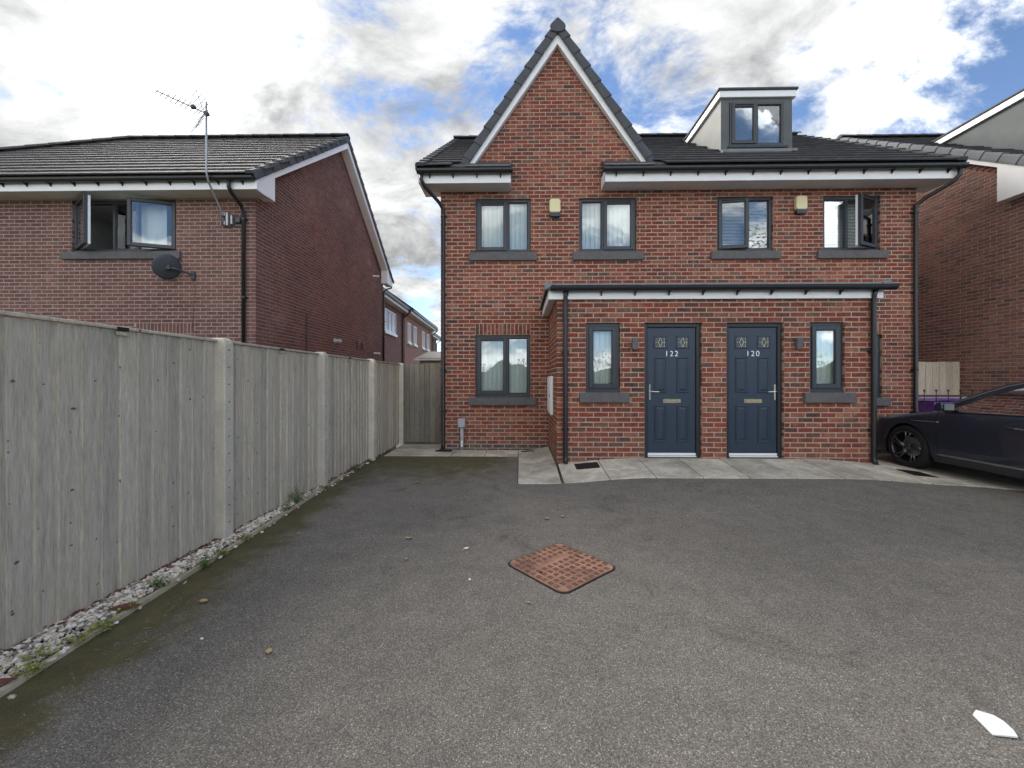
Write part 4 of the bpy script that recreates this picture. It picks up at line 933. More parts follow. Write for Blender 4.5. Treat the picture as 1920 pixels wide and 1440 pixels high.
# ================================================================== LEFT HOUSE
def build_left():
    Yf, Xr = 7.95, -5.28
    H = thing('neighbour_house', (-8, Yf, 0), 'plum brick neighbour house behind the fence with open window and aerial', 'house')
    ox = -15.18; wf = Wall(ox, Yf, 0); ws = Wall(Xr, Yf, 90); zb = .03
    U = (-9.05 - ox, -6.91 - ox)
    hole = [(U[0], U[1], 3.93, 4.98)]; sill = [(-9.23 - ox, -6.79 - ox, 3.78, 3.93)]; lint = [(-7.73 - ox, -6.53 - ox, 2.28, 2.505)]
    m = MB(); core(m, wf, -.08, Xr - ox - .006, -.25, 5.1, hole, d1=.25)
    wall = m.build('wall', 'mortar_pale', H)
    EY, EZ, RY, sl = 7.50, 5.235, 11.70, .764; RZ = EZ + sl * (RY - EY); th = math.atan(sl)
    m = MB().prism([(Yf + .25, -.25), (15.44, -.25), (15.44, 5.0), (RY, RZ - .35), (Yf + .25, 5.3)], Xr - .25, Xr - .006, 'x'); swall = m.build('side_wall', 'mortar_pale', H)
    br, sb = [], []
    lay_bricks(wf, 0, Xr - ox, zb, 21, 66, hole + sill + lint, br, ry=1)
    def lim(z):
        if z < 5.0: return (-9, 99)
        h = (RZ - .22 - z) / sl
        return (RY - Yf - h, RY - Yf + h) if h > .12 else None
    lay_bricks(ws, 0, 7.49, zb, 21, 111, [], sb, ly=0, lim=lim)
    make_bricks(wall, br, 'brick_plum', lambda x, y, c: c[2] > 2.5, 300); make_bricks(swall, sb, 'brick_plum', lambda x, y, c: c[2] > 2.2 and x > 0, 0)
    n = 16
    for i in range(n):
        a = lint[0][0] + 1.2 * i / n
        MB().add([wf.T(a + .005 + v[0], v[1], 2.285 + v[2]) for v in brick_verts(.065, .215)], BF).build('soldier_brick', 'brick_plum', wall, fix=False)
    MB().box(-15.2, Xr - .26, 15.19, 15.43, -.25, 5.0).build('rear_wall', 'bw_plum', H); MB().box(-15.26, -15.02, Yf + .26, 15.18, -.25, 5.0).build('end_wall', 'bw_plum', H)
    # room behind the open window
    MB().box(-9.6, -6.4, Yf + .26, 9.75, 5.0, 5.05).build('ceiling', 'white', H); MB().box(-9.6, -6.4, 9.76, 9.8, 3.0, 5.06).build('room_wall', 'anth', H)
    MB().box(-9.65, -9.60, Yf + .26, 9.75, 3.0, 5.06).build('room_wall', 'room', H); MB().box(-6.40, -6.35, Yf + .26, 9.75, 3.0, 5.06).build('room_wall', 'room', H); MB().box(-9.6, -6.4, Yf + .26, 9.75, 2.95, 3.0).build('room_floor', 'room', H)
    window(H, -9.05, -6.91, 3.93, 4.98, Yf + .045, [(.385, 'left', 33), (.225, 'fixed'), (.39, 'right', 20)], (-9.23, -6.79, 3.78, 3.93, Yf - .055), None, 'three-light window with both outer casements open', vent=False)
    MB().box(-7.98, -7.88, Yf + .2, Yf + .22, 3.95, 4.13).build('picture_frame', 'card', H); MB().box(-7.78, -7.72, Yf + .16, Yf + .22, 3.95, 4.06).build('pot', 'white', H, bevel=.01)
    rows = [[(-8.16 + .9 * k / 24, Yf + .19 + .012 * math.sin(k * 1.3), zz) for k in range(25)] for zz in (3.98, 4.94)]
    MB().grid(rows).build('net_curtain', 'blind', H, fix=False, smooth=True)
    # eaves
    MB().box(-15.3, -5.0, 7.555, 7.58, 4.985, 5.17).build('fascia', 'white', H, bevel=.002); MB().box(-15.3, -5.03, 7.582, Yf - .004, 4.995, 5.01).build('soffit', 'soffit', H)
    gutter(H, -15.3, -5.03, 7.49, 5.175, 22)
    downpipe(H, [(-5.50, 7.49, 5.12), (-5.50, 7.50, 5.0), (-5.50, 7.56, 4.93), (-5.50, 7.83, 4.80), (-5.50, 7.90, 4.70), (-5.50, 7.90, .2)], [(-5.50, 7.90, z) for z in (4.55, 3.0)])
    downpipe(H, [(-5.10, 15.85, 5.10), (-5.10, 15.84, 4.98), (-5.22, 15.5, 4.85), (-5.245, 15.40, 4.7), (-5.245, 15.40, .2)], [(-5.245, 15.40, 3.6)])
    # roof
    e0 = 7.57; z0 = EZ + sl * (e0 - EY); yb = 2 * RY - e0
    vs = [(-5.5, e0, z0 - .09), (-15.25, e0, z0 - .09), (-15.25, yb, z0 - .09), (-5.5, yb, z0 - .09), (-5.5, RY, RZ), (-11.45, RY, RZ), (-5.5, e0, z0), (-15.25, e0, z0), (-15.25, yb, z0), (-5.5, yb, z0)]
    rm = MB().add(vs, [(0, 3, 2, 1), (0, 1, 7, 6), (1, 2, 8, 7), (2, 3, 9, 8), (6, 7, 5, 4), (7, 8, 5), (8, 9, 4, 5), (0, 6, 4, 9, 3)])
    rm.prism([(e0, z0 - .075), (e0, z0), (RY, RZ), (yb, z0), (yb, z0 - .075), (RY, RZ - .085)], -5.5, -5.03, 'x')
    roof = rm.build('roof', 'tile_grey', H)
    hipx = lambda y: -11.45 - 3.8 * (RY - y) / (RY - e0)
    lay_tiles(roof, 'tile_grey', (-15.3, EY, EZ), (1, 0, 0), (0, math.cos(th), math.sin(th)), 0, 35, 15, lambda c, r: hipx(c.y) + .1 < c.x < -5.06, n=300)
    ridge_caps(roof, 'tile_grey', (-11.5, RY, RZ + .03), (-5.02, RY, RZ + .03))
    ridge_caps(roof, 'tile_grey', (-15.25, e0, z0 + .05), (-11.45, RY, RZ + .06), r=.12)
    verge_caps(roof, 'verge', (-5.03, EY - .02, EZ + .03), (-5.03, RY, RZ + .035), (1, 0, 0), drop=.13); verge_caps(roof, 'verge', (-5.03, 2 * RY - EY + .02, EZ + .03), (-5.03, RY, RZ + .035), (1, 0, 0), drop=.13)
    MB().prism([(e0, 5.02), (e0, z0 - .078), (RY, RZ - .088), (yb, z0 - .078), (yb, 5.02), (yb - .62, 5.02), (yb - .62, z0 + .22), (RY, RZ - .31), (e0 + .62, z0 + .22), (e0 + .62, 5.02)], -5.275, -5.04, 'x').build('barge_board', 'white', H, bevel=.003)
    # small fittings on the gable wall
    f = MB().lathe([(.0, .20), (.05, .20), (.058, .16), (.058, .05), (.075, .04), (.075, .004)], (Xr, 11.35, 2.46), 'x', 14); f.build('boiler_flue', 'greyplastic', H, smooth=True)
    for (y, z) in ((14.35, 5.08), (14.45, 2.32)): MB().tube([(Xr + .004, y, z), (Xr + .22, y, z - .01)], .035, 10).build('vent_pipe', 'white', H)
    MB().tube([(Xr + .02, 9.82, 1.5), (Xr + .02, 9.82, 2.98), (Xr + .004, 9.82, 3.02)], .011, 8).build('waste_pipe', 'iron', H)
    MB().tube([(Xr + .03, 12.9, 2.35), (Xr + .03, 12.9, 2.55), (Xr + .004, 12.9, 2.58)], .02, 8).build('waste_pipe', 'iron', H); MB().tube([(Xr + .03, 13.3, 2.35), (Xr + .03, 13.3, 2.55), (Xr + .004, 13.3, 2.58)], .02, 8).build('waste_pipe', 'iron', H)
build_left()

def build_aerial():
    t = thing('television_aerial', (-5.88, 7.9, 4.5), 'grey comb television aerial on a cranked pole at the eaves', 'aerial')
    MB().tube([(-5.88, 7.82, 4.42), (-5.88, 7.80, 4.72), (-5.84, 7.44, 5.06), (-5.82, 7.36, 5.22), (-5.82, 7.36, 6.52)], .017, 10).build('mast', 'steel', t, smooth=True)
    mb = MB().box(-5.93, -5.83, 7.84, 7.944, 4.60, 4.68); mb.box(-5.93, -5.83, 7.84, 7.944, 4.42, 4.50); mb.box(-5.80, -5.76, 7.82, 7.942, 4.40, 4.66); mb.box(-5.74, -5.70, 7.86, 7.942, 4.44, 4.62); mb.build('wall_bracket', 'steel', t, bevel=.006)
    MB().box(-5.66, -5.56, 7.88, 7.945, 4.48, 4.60).build('junction_box', 'anth', t, bevel=.01)
    b = Vector((-5.82, 7.36, 6.30)); u = Vector((-.55, -.835, .0)); e = Vector((.835, -.55, 0)); n = 9; Lb = .72
    MB().tube([b - u * .06, b + u * Lb], .010, 8).build('boom', 'steel', t)
    for i in range(n):
        p = b + u * (.13 + (Lb - .14) * i / (n - 1)); h = .19 - .006 * i
        MB().tube([p - e * h, p + e * h], .0065, 6).build('director', 'steel', t)
    c = b + u * .20; MB().box(c.x - .035, c.x + .035, c.y - .03, c.y + .03, c.z - .02, c.z + .05).build('balun_box', 'anth', t, bevel=.008)
    for s in (1, -1):
        d = (u * .35 + Vector((0, 0, s * .93))).normalized(); L = .36; MB().tube([b + u * .03, b + u * .03 + d * L], .008, 8).build('reflector_arm', 'steel', t)
        for k in range(4):
            p = b + u * .03 + d * (.06 + L * .8 * k / 3); MB().tube([p - e * .25, p + e * .25], .006, 6).build('reflector_rod', 'steel', t)
    mb = MB().box(-5.855, -5.785, 7.325, 7.395, 6.265, 6.335); mb.build('mast_clamp', 'anth', t, bevel=.006)
build_aerial()
def build_dish():
    t = thing('satellite_dish', (-6.62, 7.94, 3.42), 'dark grey satellite dish below the open window of the plum house', 'satellite dish')
    nrm = Vector((-.72, .40, .34)).normalized(); c = Vector((-6.84, 7.66, 3.55)); up = Vector((0, 0, 1)); a = nrm.cross(up).normalized(); b = a.cross(nrm)
    rows = []
    for k in range(7):
        r = .235 * k / 6; rows.append([c + a * (r * math.cos(q)) + b * (r * 1.04 * math.sin(q)) + nrm * (-.05 + .8 * r * r) for q in [2 * math.pi * i / 28 for i in range(29)]])
    rows.append([p - nrm * .012 for p in rows[-1]])
    rows += [[p - nrm * .008 for p in r] for r in rows[-3::-1]]
    MB().grid(rows).build('reflector', 'dish', t, smooth=True)
    bk = c - nrm * .06
    MB().tube([bk, bk + Vector((.14, .02, -.02)), (-6.53, 7.90, 3.45)], .018, 8).build('mount_arm', 'dish', t); MB().box(-6.56, -6.50, 7.90, 7.946, 3.36, 3.52).build('wall_plate', 'dish', t, bevel=.004)
    MB().box(bk.x - .05, bk.x + .06, bk.y - .03, bk.y + .03, bk.z - .05, bk.z + .05).build('back_bracket', 'anth', t, bevel=.01)
    lo = c - b * .25; ln = lo + nrm * .30 - b * .02; MB().tube([lo, ln], .010, 8).build('feed_arm', 'dish', t)
    MB().tube([ln, ln - nrm * .10 + b * .05], .024, 10).build('feed_horn', 'white', t); MB().tube([(-6.53, 7.93, 3.37), (-6.50, 7.935, 3.2), (-6.56, 7.935, 2.4)], .004, 6).build('cable', 'black', t)
build_dish()

# ================================================================== RIGHT HOUSE
def build_right():
    Xl, Yf = 9.7, 7.6
    H = thing('neighbour_house', (12, Yf, 0), 'brown brick house beyond the car with pale grey capped verge and rendered dormer', 'house')
    ws = Wall(Xl, 13.0, -90); zb = .05
    EY, EZ, RY, sl = 7.22, 5.13, 12.10, .683; RZ = EZ + sl * (RY - EY); th = math.atan(sl)
    m = MB().prism([(Yf + .2, -.25), (17.0, -.25), (17.0, 4.9), (RY, RZ - .35), (Yf + .2, 5.15)], Xl + .006, Xl + .25, 'x'); wall = m.build('wall', 'mortar_dull', H)
    def lim(z):
        if z < 4.95: return (-9, 99)
        h = (RZ - .22 - z) / sl
        return (13 - RY - h, 13 - RY + h) if h > .12 else None
    sb = []; lay_bricks(ws, 0, 5.4, zb, -3, 108, [], sb, ry=0, lim=lim)
    make_bricks(wall, sb, 'brick_brown', lambda x, y, c: y < 700 and x > 1730, 300)
    MB().box(Xl + .006, 16.5, Yf, Yf + .2, -.25, 5.0).build('front_wall', 'bw_red', H); MB().box(16.3, 16.5, Yf + .21, 17, -.25, 5.0).build('end_wall', 'bw_red', H); MB().box(Xl + .26, 16.29, 16.8, 16.99, -.25, 4.9).build('rear_wall', 'bw_red', H)
    MB().box(9.58, 16.8, 7.285, 7.31, 4.88, 5.06).build('fascia', 'white', H); MB().box(9.6, 16.8, 7.312, Yf - .004, 4.89, 4.905).build('soffit', 'soffit', H); gutter(H, 9.58, 16.8, 7.215, 5.06, 14)
    y0 = 7.30; z0 = EZ + sl * (y0 - EY); yb = 2 * RY - y0
    roof = MB().prism([(y0, z0 - .075), (y0, z0), (RY, RZ), (yb, z0), (yb, z0 - .075), (RY, RZ - .085)], 9.47, 16.8, 'x').build('roof', 'tile', H)
    lay_tiles(roof, 'tile', (9.47, EY, EZ), (1, 0, 0), (0, math.cos(th), math.sin(th)), 0, 24, 17, lambda c, r: 9.5 < c.x < 16.7 and c.z < RZ and not (10.65 < c.x < 12.3 and 8.45 < c.y < 10.6), n=300)
    ridge_caps(roof, 'tile', (9.45, RY, RZ + .03), (16.8, RY, RZ + .03))
    verge_caps(roof, 'verge_light', (9.47, EY - .02, EZ + .03), (9.47, RY, RZ + .035), (-1, 0, 0), drop=.13, pitch=.36)
    MB().prism([(y0, 4.89), (y0, z0 - .078), (RY, RZ - .088), (yb, z0 - .078), (yb, 4.89), (yb - .9, 4.89), (yb - .9, z0 + .35), (RY, RZ - .24), (y0 + .9, z0 + .40), (y0 + .9, 4.89)], 9.485, Xl - .004, 'x').build('barge_board', 'white', H, bevel=.003)
    dx0, dx1, dy, dz = 10.7, 12.2, 8.50, 7.33; by = EY + (dz - EZ) / sl + .25; zb0 = EZ + sl * (dy - EY) - .2
    dm = MB().prism([(dy, zb0), (dy, dz), (by, dz), (by, dz - .1)], dx0, dx1, 'x').build('dormer', 'render', H)
    MB().box(dx0 - .06, dx1 + .06, dy - .05, by + .2, dz + .001, dz + .135).build('dormer_fascia', 'white', dm, bevel=.003); MB().box(dx0 - .085, dx1 + .085, dy - .08, by + .25, dz + .137, dz + .185).build('dormer_roof', 'verge', dm, bevel=.01)
    window(H, 10.9, 12.0, 6.25, 7.2, dy - .09, [(.5, 'left', 0), (.5, 'fixed')], None, 'venetian')
build_right()
t = thing('meter_box', (9.69, 8.7, .55), 'pale meter cabinet on the brown brick wall behind the car', 'meter box')
MB().box(9.60, 9.696, 8.45, 8.95, .52, 1.03).build('cabinet', 'white', t, bevel=.008); MB().box(9.588, 9.5995, 8.48, 8.92, .55, 1.0).build('cabinet_door', 'white', t, bevel=.004)

# ================================================================== HOUSES FAR BEHIND
def far_block(loc, y0, y1, x, mat, wins, label, zr=4.98, depth=7):
    H = thing('terraced_house', loc, label, 'house', 'row of brick houses behind the gate')
    H.location = (0, 0, 0)
    w = MB(); w.box(x - depth, x, y0, y1, -.3, zr); wall = w.build('wall', mat, H)
    for (a, b, c, d, n) in wins:
        f = MB(); W = .06
        f.box(x + .002, x + .05, a, a + W, c, d); f.box(x + .002, x + .05, b - W, b, c, d); f.box(x + .002, x + .049, a + W, b - W, c, c + W); f.box(x + .002, x + .049, a + W, b - W, d - W, d)
        for k in range(1, n): yy = a + (b - a) * k / n; f.box(x + .002, x + .048, yy - .03, yy + .03, c + W, d - W)
        wn_ = f.build('window', 'white', H)
        for k in range(n):
            p, q = a + (b - a) * k / n, a + (b - a) * (k + 1) / n; MB().box(x + .012, x + .022, p + .05, q - .05, c + W, d - W).build('pane', 'lamp', wn_)
        MB().box(x + .002, x + .10, a - .08, b + .08, c - .12, c - .003).build('window_sill', 'white', wn_)
    r = MB().prism([(x + .38, zr + .12), (x - depth / 2, zr + 2.6), (x - depth - .38, zr + .12), (x - depth - .38, zr), (x - depth / 2, zr + 2.4), (x + .38, zr)], y0 - .02, y1 + .02, 'y').build('roof', 'tile', H)
    for k in range(9):
        a = x + .42 - k * .33; MB().prism([(a, zr + .14 + k * .225), (a - .36, zr + .14 + (k + 1) * .235), (a - .36, zr + .10 + (k + 1) * .225), (a, zr + .10 + k * .225)], y0 - .03, y1 + .03, 'y').build('tile_course', 'tile', r)
    MB().box(x + .33, x + .36, y0, y1, zr - .16, zr + .02).build('fascia', 'white', H); MB().box(x + .003, x + .329, y0 + .01, y1 - .01, zr - .155, zr - .14).build('soffit', 'soffit', H)
    MB().box(x + .362, x + .46, y0 - .02, y1 + .02, zr - .04, zr + .06).build('gutter', 'black', H)
    MB().tube([(x + .41, y1 - .12, zr - .05), (x + .40, y1 - .12, zr - .15), (x + .06, y1 - .12, zr - .42), (x + .05, y1 - .12, zr - .5), (x + .05, y1 - .12, -.1)], .04, 8).build('downpipe', 'black', H)
    H.location = loc; H.rotation_euler = (0, 0, R(2.4)); return H
FL = (-6.0, 17.2, 0)
far_block(FL, -2.5, 3.75, 0, 'bw_far2', [(.5, 2.35, 3.55, 4.55, 3)], 'dark brick end house with triple window behind the plum house')
far_block(FL, 3.80, 11.8, .12, 'bw_far', [(4.35, 5.0, 3.4, 4.45, 2), (5.8, 6.5, 3.4, 4.45, 2), (8.2, 8.95, 3.4, 4.45, 2), (9.8, 10.5, 3.4, 4.45, 2)], 'orange-red brick house with four narrow white windows under long eaves', 5.0)
far_block(FL, 12.2, 17.5, -.5, 'bw_far2', [(13.0, 13.8, 3.4, 4.45, 2)], 'farthest dark brick house at the end of the row', 4.9)
t = thing('garden_shed', (-2.9, 14.2, 0), 'low outbuilding with pale corrugated roof behind the garden gate', 'shed')
MB().box(-3.3, -1.95, 13.2, 15.0, -.2, 2.02).build('wall', 'wood_gate', t)
mb = MB(); rows = []
for yy, zz in ((13.05, 2.05), (15.15, 2.42)):
    rows.append([(-3.45 + i * .05, yy, zz + .016 * (i % 2)) for i in range(35)])
mb.grid(rows); mb.grid([[(p[0], p[1], p[2] - .02) for p in r] for r in rows]); mb.build('roof', 'render_pale', t, fix=False); MB().box(-3.45, -1.75, 13.02, 13.05, 1.99, 2.045).build('fascia', 'soffit', t)

# ================================================================== FENCE AND GATE
def build_fence():
    XB = -2.545
    F = thing('timber_fence', (XB, 4, 0), 'weathered grey vertical-board fence with concrete posts along gravel', 'fence')
    posts = [-1.82, -.11, 1.59, 3.30, 5.0, 6.71, 8.41]
    W, BPt = .128, .113
    bme = []
    for k in range(5):
        mb = MB(); rows = []; h = 1.655
        for z in (0, .55, 1.1, h):
            j = lambda: random.uniform(-.0015, .0015)
            rows.append([(.0 + j(), 0, z), (.018 + j(), .0005, z), (.0205 + j(), .003, z), (.012 + j(), W * .5, z), (.004 + j(), W, z), (.0, W, z)])
        m = 6; mb.add([p for r in rows for p in r], [(a * m + i, a * m + (i + 1) % m, (a + 1) * m + (i + 1) % m, (a + 1) * m + i) for a in range(3) for i in range(m)] + [tuple(range(m)), tuple(3 * m + i for i in range(m))])
        me = bpy.data.meshes.new('board'); me.from_pydata(mb.v, [], mb.f); bm = bmesh.new(); bm.from_mesh(me); bmesh.ops.recalc_face_normals(bm, faces=bm.faces); bm.to_mesh(me); bm.free()
        me.materials.append(MT['wood']); bme.append(me)
    ends = [-3.5] + posts
    for i, (a, b) in enumerate(zip(ends, posts)):
        y0, y1 = a + (.112 if i else 0), b
        mb = MB().box(XB - .050, XB - .002, y0, y1, .16, .23); mb.box(XB - .050, XB - .002, y0, y1, .80, .87); mb.box(XB - .050, XB - .002, y0, y1, 1.50, 1.57)
        mb.box(XB - .030, XB + .030, y0 + .002, y1 - .002, 1.676, 1.697)
        pn = mb.build('fence_panel', 'wood', F, bevel=.003)
        y = y0 + .003
        while y + W < y1 + .02:
            inst(random.choice(bme), 'board', pn, Matrix.Translation((XB, min(y, y1 - W - .002), .020 + random.uniform(-.008, .008))) @ Matrix.Rotation(random.uniform(-.0035, .0035), 4, 'X')); y += BPt
        ym = (y0 + y1) / 2
        MB().box(XB + .031, XB + .036, ym - .036, ym + .036, 1.668, 1.692).build('panel_clip', 'iron', pn); MB().box(XB + .0225, XB + .033, ym - .036, ym + .036, 1.640, 1.662).build('packing_strip', 'wood', pn)
    for p in posts:
        mb = MB(); x0, x1 = XB - .06, -2.455; rows = []
        for z, i in ((-.1, 0), (1.66, 0), (1.690, .006), (1.708, .022), (1.712, .04)):
            rows.append([(x0 + i, p + i * .6, z), (x1 - i, p + i * .6, z), (x1 - i, p + .108 - i * .6, z), (x0 + i, p + .108 - i * .6, z)])
        mb.add([q for r in rows for q in r], [(a * 4 + k, a * 4 + (k + 1) % 4, (a + 1) * 4 + (k + 1) % 4, (a + 1) * 4 + k) for a in range(4) for k in range(4)] + [(16, 17, 18, 19)])
        po = mb.build('concrete_post', 'post', F, bevel=.008)
        hb = MB()
        for k in range(11): hb.lathe([(0, .0012), (.007, .0012), (.008, -.003)], (x1, p + .052 + random.uniform(-.004, .004), .16 + .145 * k), 'x', 8)
        hb.build('bolt_holes', 'dark', po)
build_fence()
def plank_panel(name, x0, x1, y, z0, z1, label, cat, n, gate=True, mat='wood_gate'):
    t = thing(name, ((x0 + x1) / 2, y, 0), label, cat)
    w = (x1 - x0) / n
    for i in range(n):
        a = x0 + w * i + .003; b = x0 + w * (i + 1) - .003; j = random.uniform(-.003, .003)
        MB().prism([(a, y + .016), (a, y + .003), (a + .005, y + j), (b - .005, y + j), (b, y + .003), (b, y + .016)], z0 + random.uniform(-.006, .006), z1 + random.uniform(-.007, .007), 'z').build('board', mat, t)
    for z in (z0 + .2, (z0 + z1) / 2, z1 - .2): MB().box(x0 + .01, x1 - .01, y + .0165, y + .06, z - .05, z + .05).build('ledge', mat, t)
    return t
g = plank_panel('garden_gate', -2.44, -1.57, 8.44, .05, 1.70, 'tall boarded timber gate between concrete post and brick pair', 'gate', 8)
MB().lathe([(.036, -.012), (.046, -.018), (.050, -.006), (.038, -.002)], (-2.30, 8.44, .92), 'y', 16).build('ring_latch', 'wood_gate', g)
plank_panel('close_board_fence', 7.56, 9.62, 9.0, .0, 1.75, 'pale timber panel between the houses behind the purple bin', 'fence panel', 14, mat='wood')

# ================================================================== RAILING AND BIN
def build_rail():
    y = 8.02; t = thing('railing', (8.6, y, 0), 'low black iron railing with knob finials in front of purple bin', 'railing')
    for z in (.16, 1.045): MB().box(7.50, 9.66, y - .006, y + .006, z - .018, z + .018).build('rail', 'iron', t)
    for i in range(9):
        x = 7.66 + i * .23; tall = True
        b = MB().tube([(x, y, -.1), (x, y, 1.13 if tall else 1.04)], .0075, 6).build('bar', 'iron', t)
        if tall: MB().lathe([(0, .045), (.012, .036), (.018, .018), (.012, .004), (.008, 0)], (x, y, 1.128), 'z', 8).build('finial', 'iron', b)
build_rail()
def build_bin():
    t = thing('wheelie_bin', (8.65, 8.45, -.06), 'purple plastic wheelie bin behind the iron railing', 'bin')
    x0, x1, y0, y1 = 8.22, 8.93, 8.16, 8.72
    def taper(z, i): return [(x0 + i, y0 + i, z), (x1 - i, y0 + i, z), (x1 - i, y1 - i, z), (x0 + i, y1 - i, z)]
    rows = [taper(-.06, .07), taper(.86, .015), taper(.86, 0), taper(.93, 0)]
    mb = MB().add([p for r in rows for p in r], [(a * 4 + k, a * 4 + (k + 1) % 4, (a + 1) * 4 + (k + 1) % 4, (a + 1) * 4 + k) for a in range(3) for k in range(4)] + [(3, 2, 1, 0), (12, 13, 14, 15)]); mb.build('body', 'purple', t, bevel=.015, seg=2)
    rows = [[(x0 - .02 + (x1 - x0 + .04) * i / 8, yy, .935 + .05 * math.sin(math.pi * i / 8) ** .6 * zz) for i in range(9)] for yy, zz in ((y0 - .02, .3), (y0 + .03, .9), ((y0 + y1) / 2, 1.1), (y1 - .03, .9), (y1 + .02, .3))]
    lid = MB().grid(rows); n = len(lid.v); lid.grid([[(p[0], p[1], .931) for p in r] for r in rows]); lid.build('lid', 'purple', t, smooth=True)
    MB().tube([(x1 + .03, y0 + .06, .95), (x1 + .05, y0 + .1, .96), (x1 + .05, y1 - .1, .96), (x1 + .03, y1 - .06, .95)], .016, 8).build('handle', 'purple', t)
    for yy in (y0 + .04, y1 - .08): MB().lathe([(0, 0), (.10, 0), (.10, .045), (0, .045)], (x1 - .06, yy, .04), 'y', 16).build('wheel', 'rubber', t)
build_bin()

# ================================================================== MANHOLE COVER
def build_manhole():
    c = Vector((.30, 2.952, .0)); ang = R(41.5); S_ = .283
    t = thing('manhole_cover', (c.x, c.y, 0), 'rusty brown iron manhole cover with raised studs set in the tarmac', 'manhole cover')
    ca, sa = math.cos(ang), math.sin(ang); T = lambda x, y, z: (c.x + x * ca - y * sa, c.y + x * sa + y * ca, z)
    def rr(s, r):
        return [(sx * (s - r) + r * math.cos(a0 + q), sy * (s - r) + r * math.sin(a0 + q)) for sx, sy, a0 in ((1, 1, 0), (-1, 1, math.pi / 2), (-1, -1, math.pi), (1, -1, 1.5 * math.pi)) for q in [math.pi / 2 * k / 6 for k in range(7)]]
    def plate(s, r, z0, z1, b=.003):
        p0, p1, p2 = rr(s, r), rr(s, r), rr(s - b, r); n = len(p0)
        return MB().add([T(*p, z0) for p in p0] + [T(*p, z1 - b) for p in p1] + [T(*p, z1) for p in p2], [(a * n + k, a * n + (k + 1) % n, (a + 1) * n + (k + 1) % n, (a + 1) * n + k) for a in range(2) for k in range(n)] + [tuple(2 * n + k for k in range(n))])
    plate(S_ + .014, .070, -.02, .004).build('frame', 'dark', t); plate(S_, .062, -.02, .009).build('cover', 'rust', t)
    n = 10; st = MB()
    for i in range(n):
        for j in range(n):
            x = -S_ + .028 + (2 * S_ - .056) * i / (n - 1); y = -S_ + .028 + (2 * S_ - .056) * j / (n - 1)
            if abs(x) > S_ - .05 and abs(y) > S_ - .05: continue
            if abs(y - .10) < .035 and abs(x) < .16: continue
            q = [(-.010, .010), (.010, .010), (.010, -.010), (-.010, -.010)]
            if (i + j) % 2: q = [(b, a) for a, b in q]
            w = .0042
            for (ax, ay), (bx, by) in zip(q, q[1:]):
                x0, x1 = min(ax, bx) - w, max(ax, bx) + w; y0, y1 = min(ay, by) - w, max(ay, by) + w; e = random.uniform(0, .0003)
                st.box(x + x0, x + x1, y + y0, y + y1, .0085, .0155 + e, T)
    st.build('studs', 'rust_shaded', t, kind='stuff')  # studs coloured darker than the cover to paint in their shadow
    mb = MB()
    for k in range(7): x = -.135 + k * .045; mb.box(x - .014, x + .014, .085, .115, .0085, .0118, T)
    mb.build('maker_panel', 'rust', t)
    for (x, y) in ((-.2, 0), (.2, 0)): MB().box(x - .012, x + .012, y - .02, y + .02, .0085, .0098, T).build('key_hole', 'dark', t)
build_manhole()

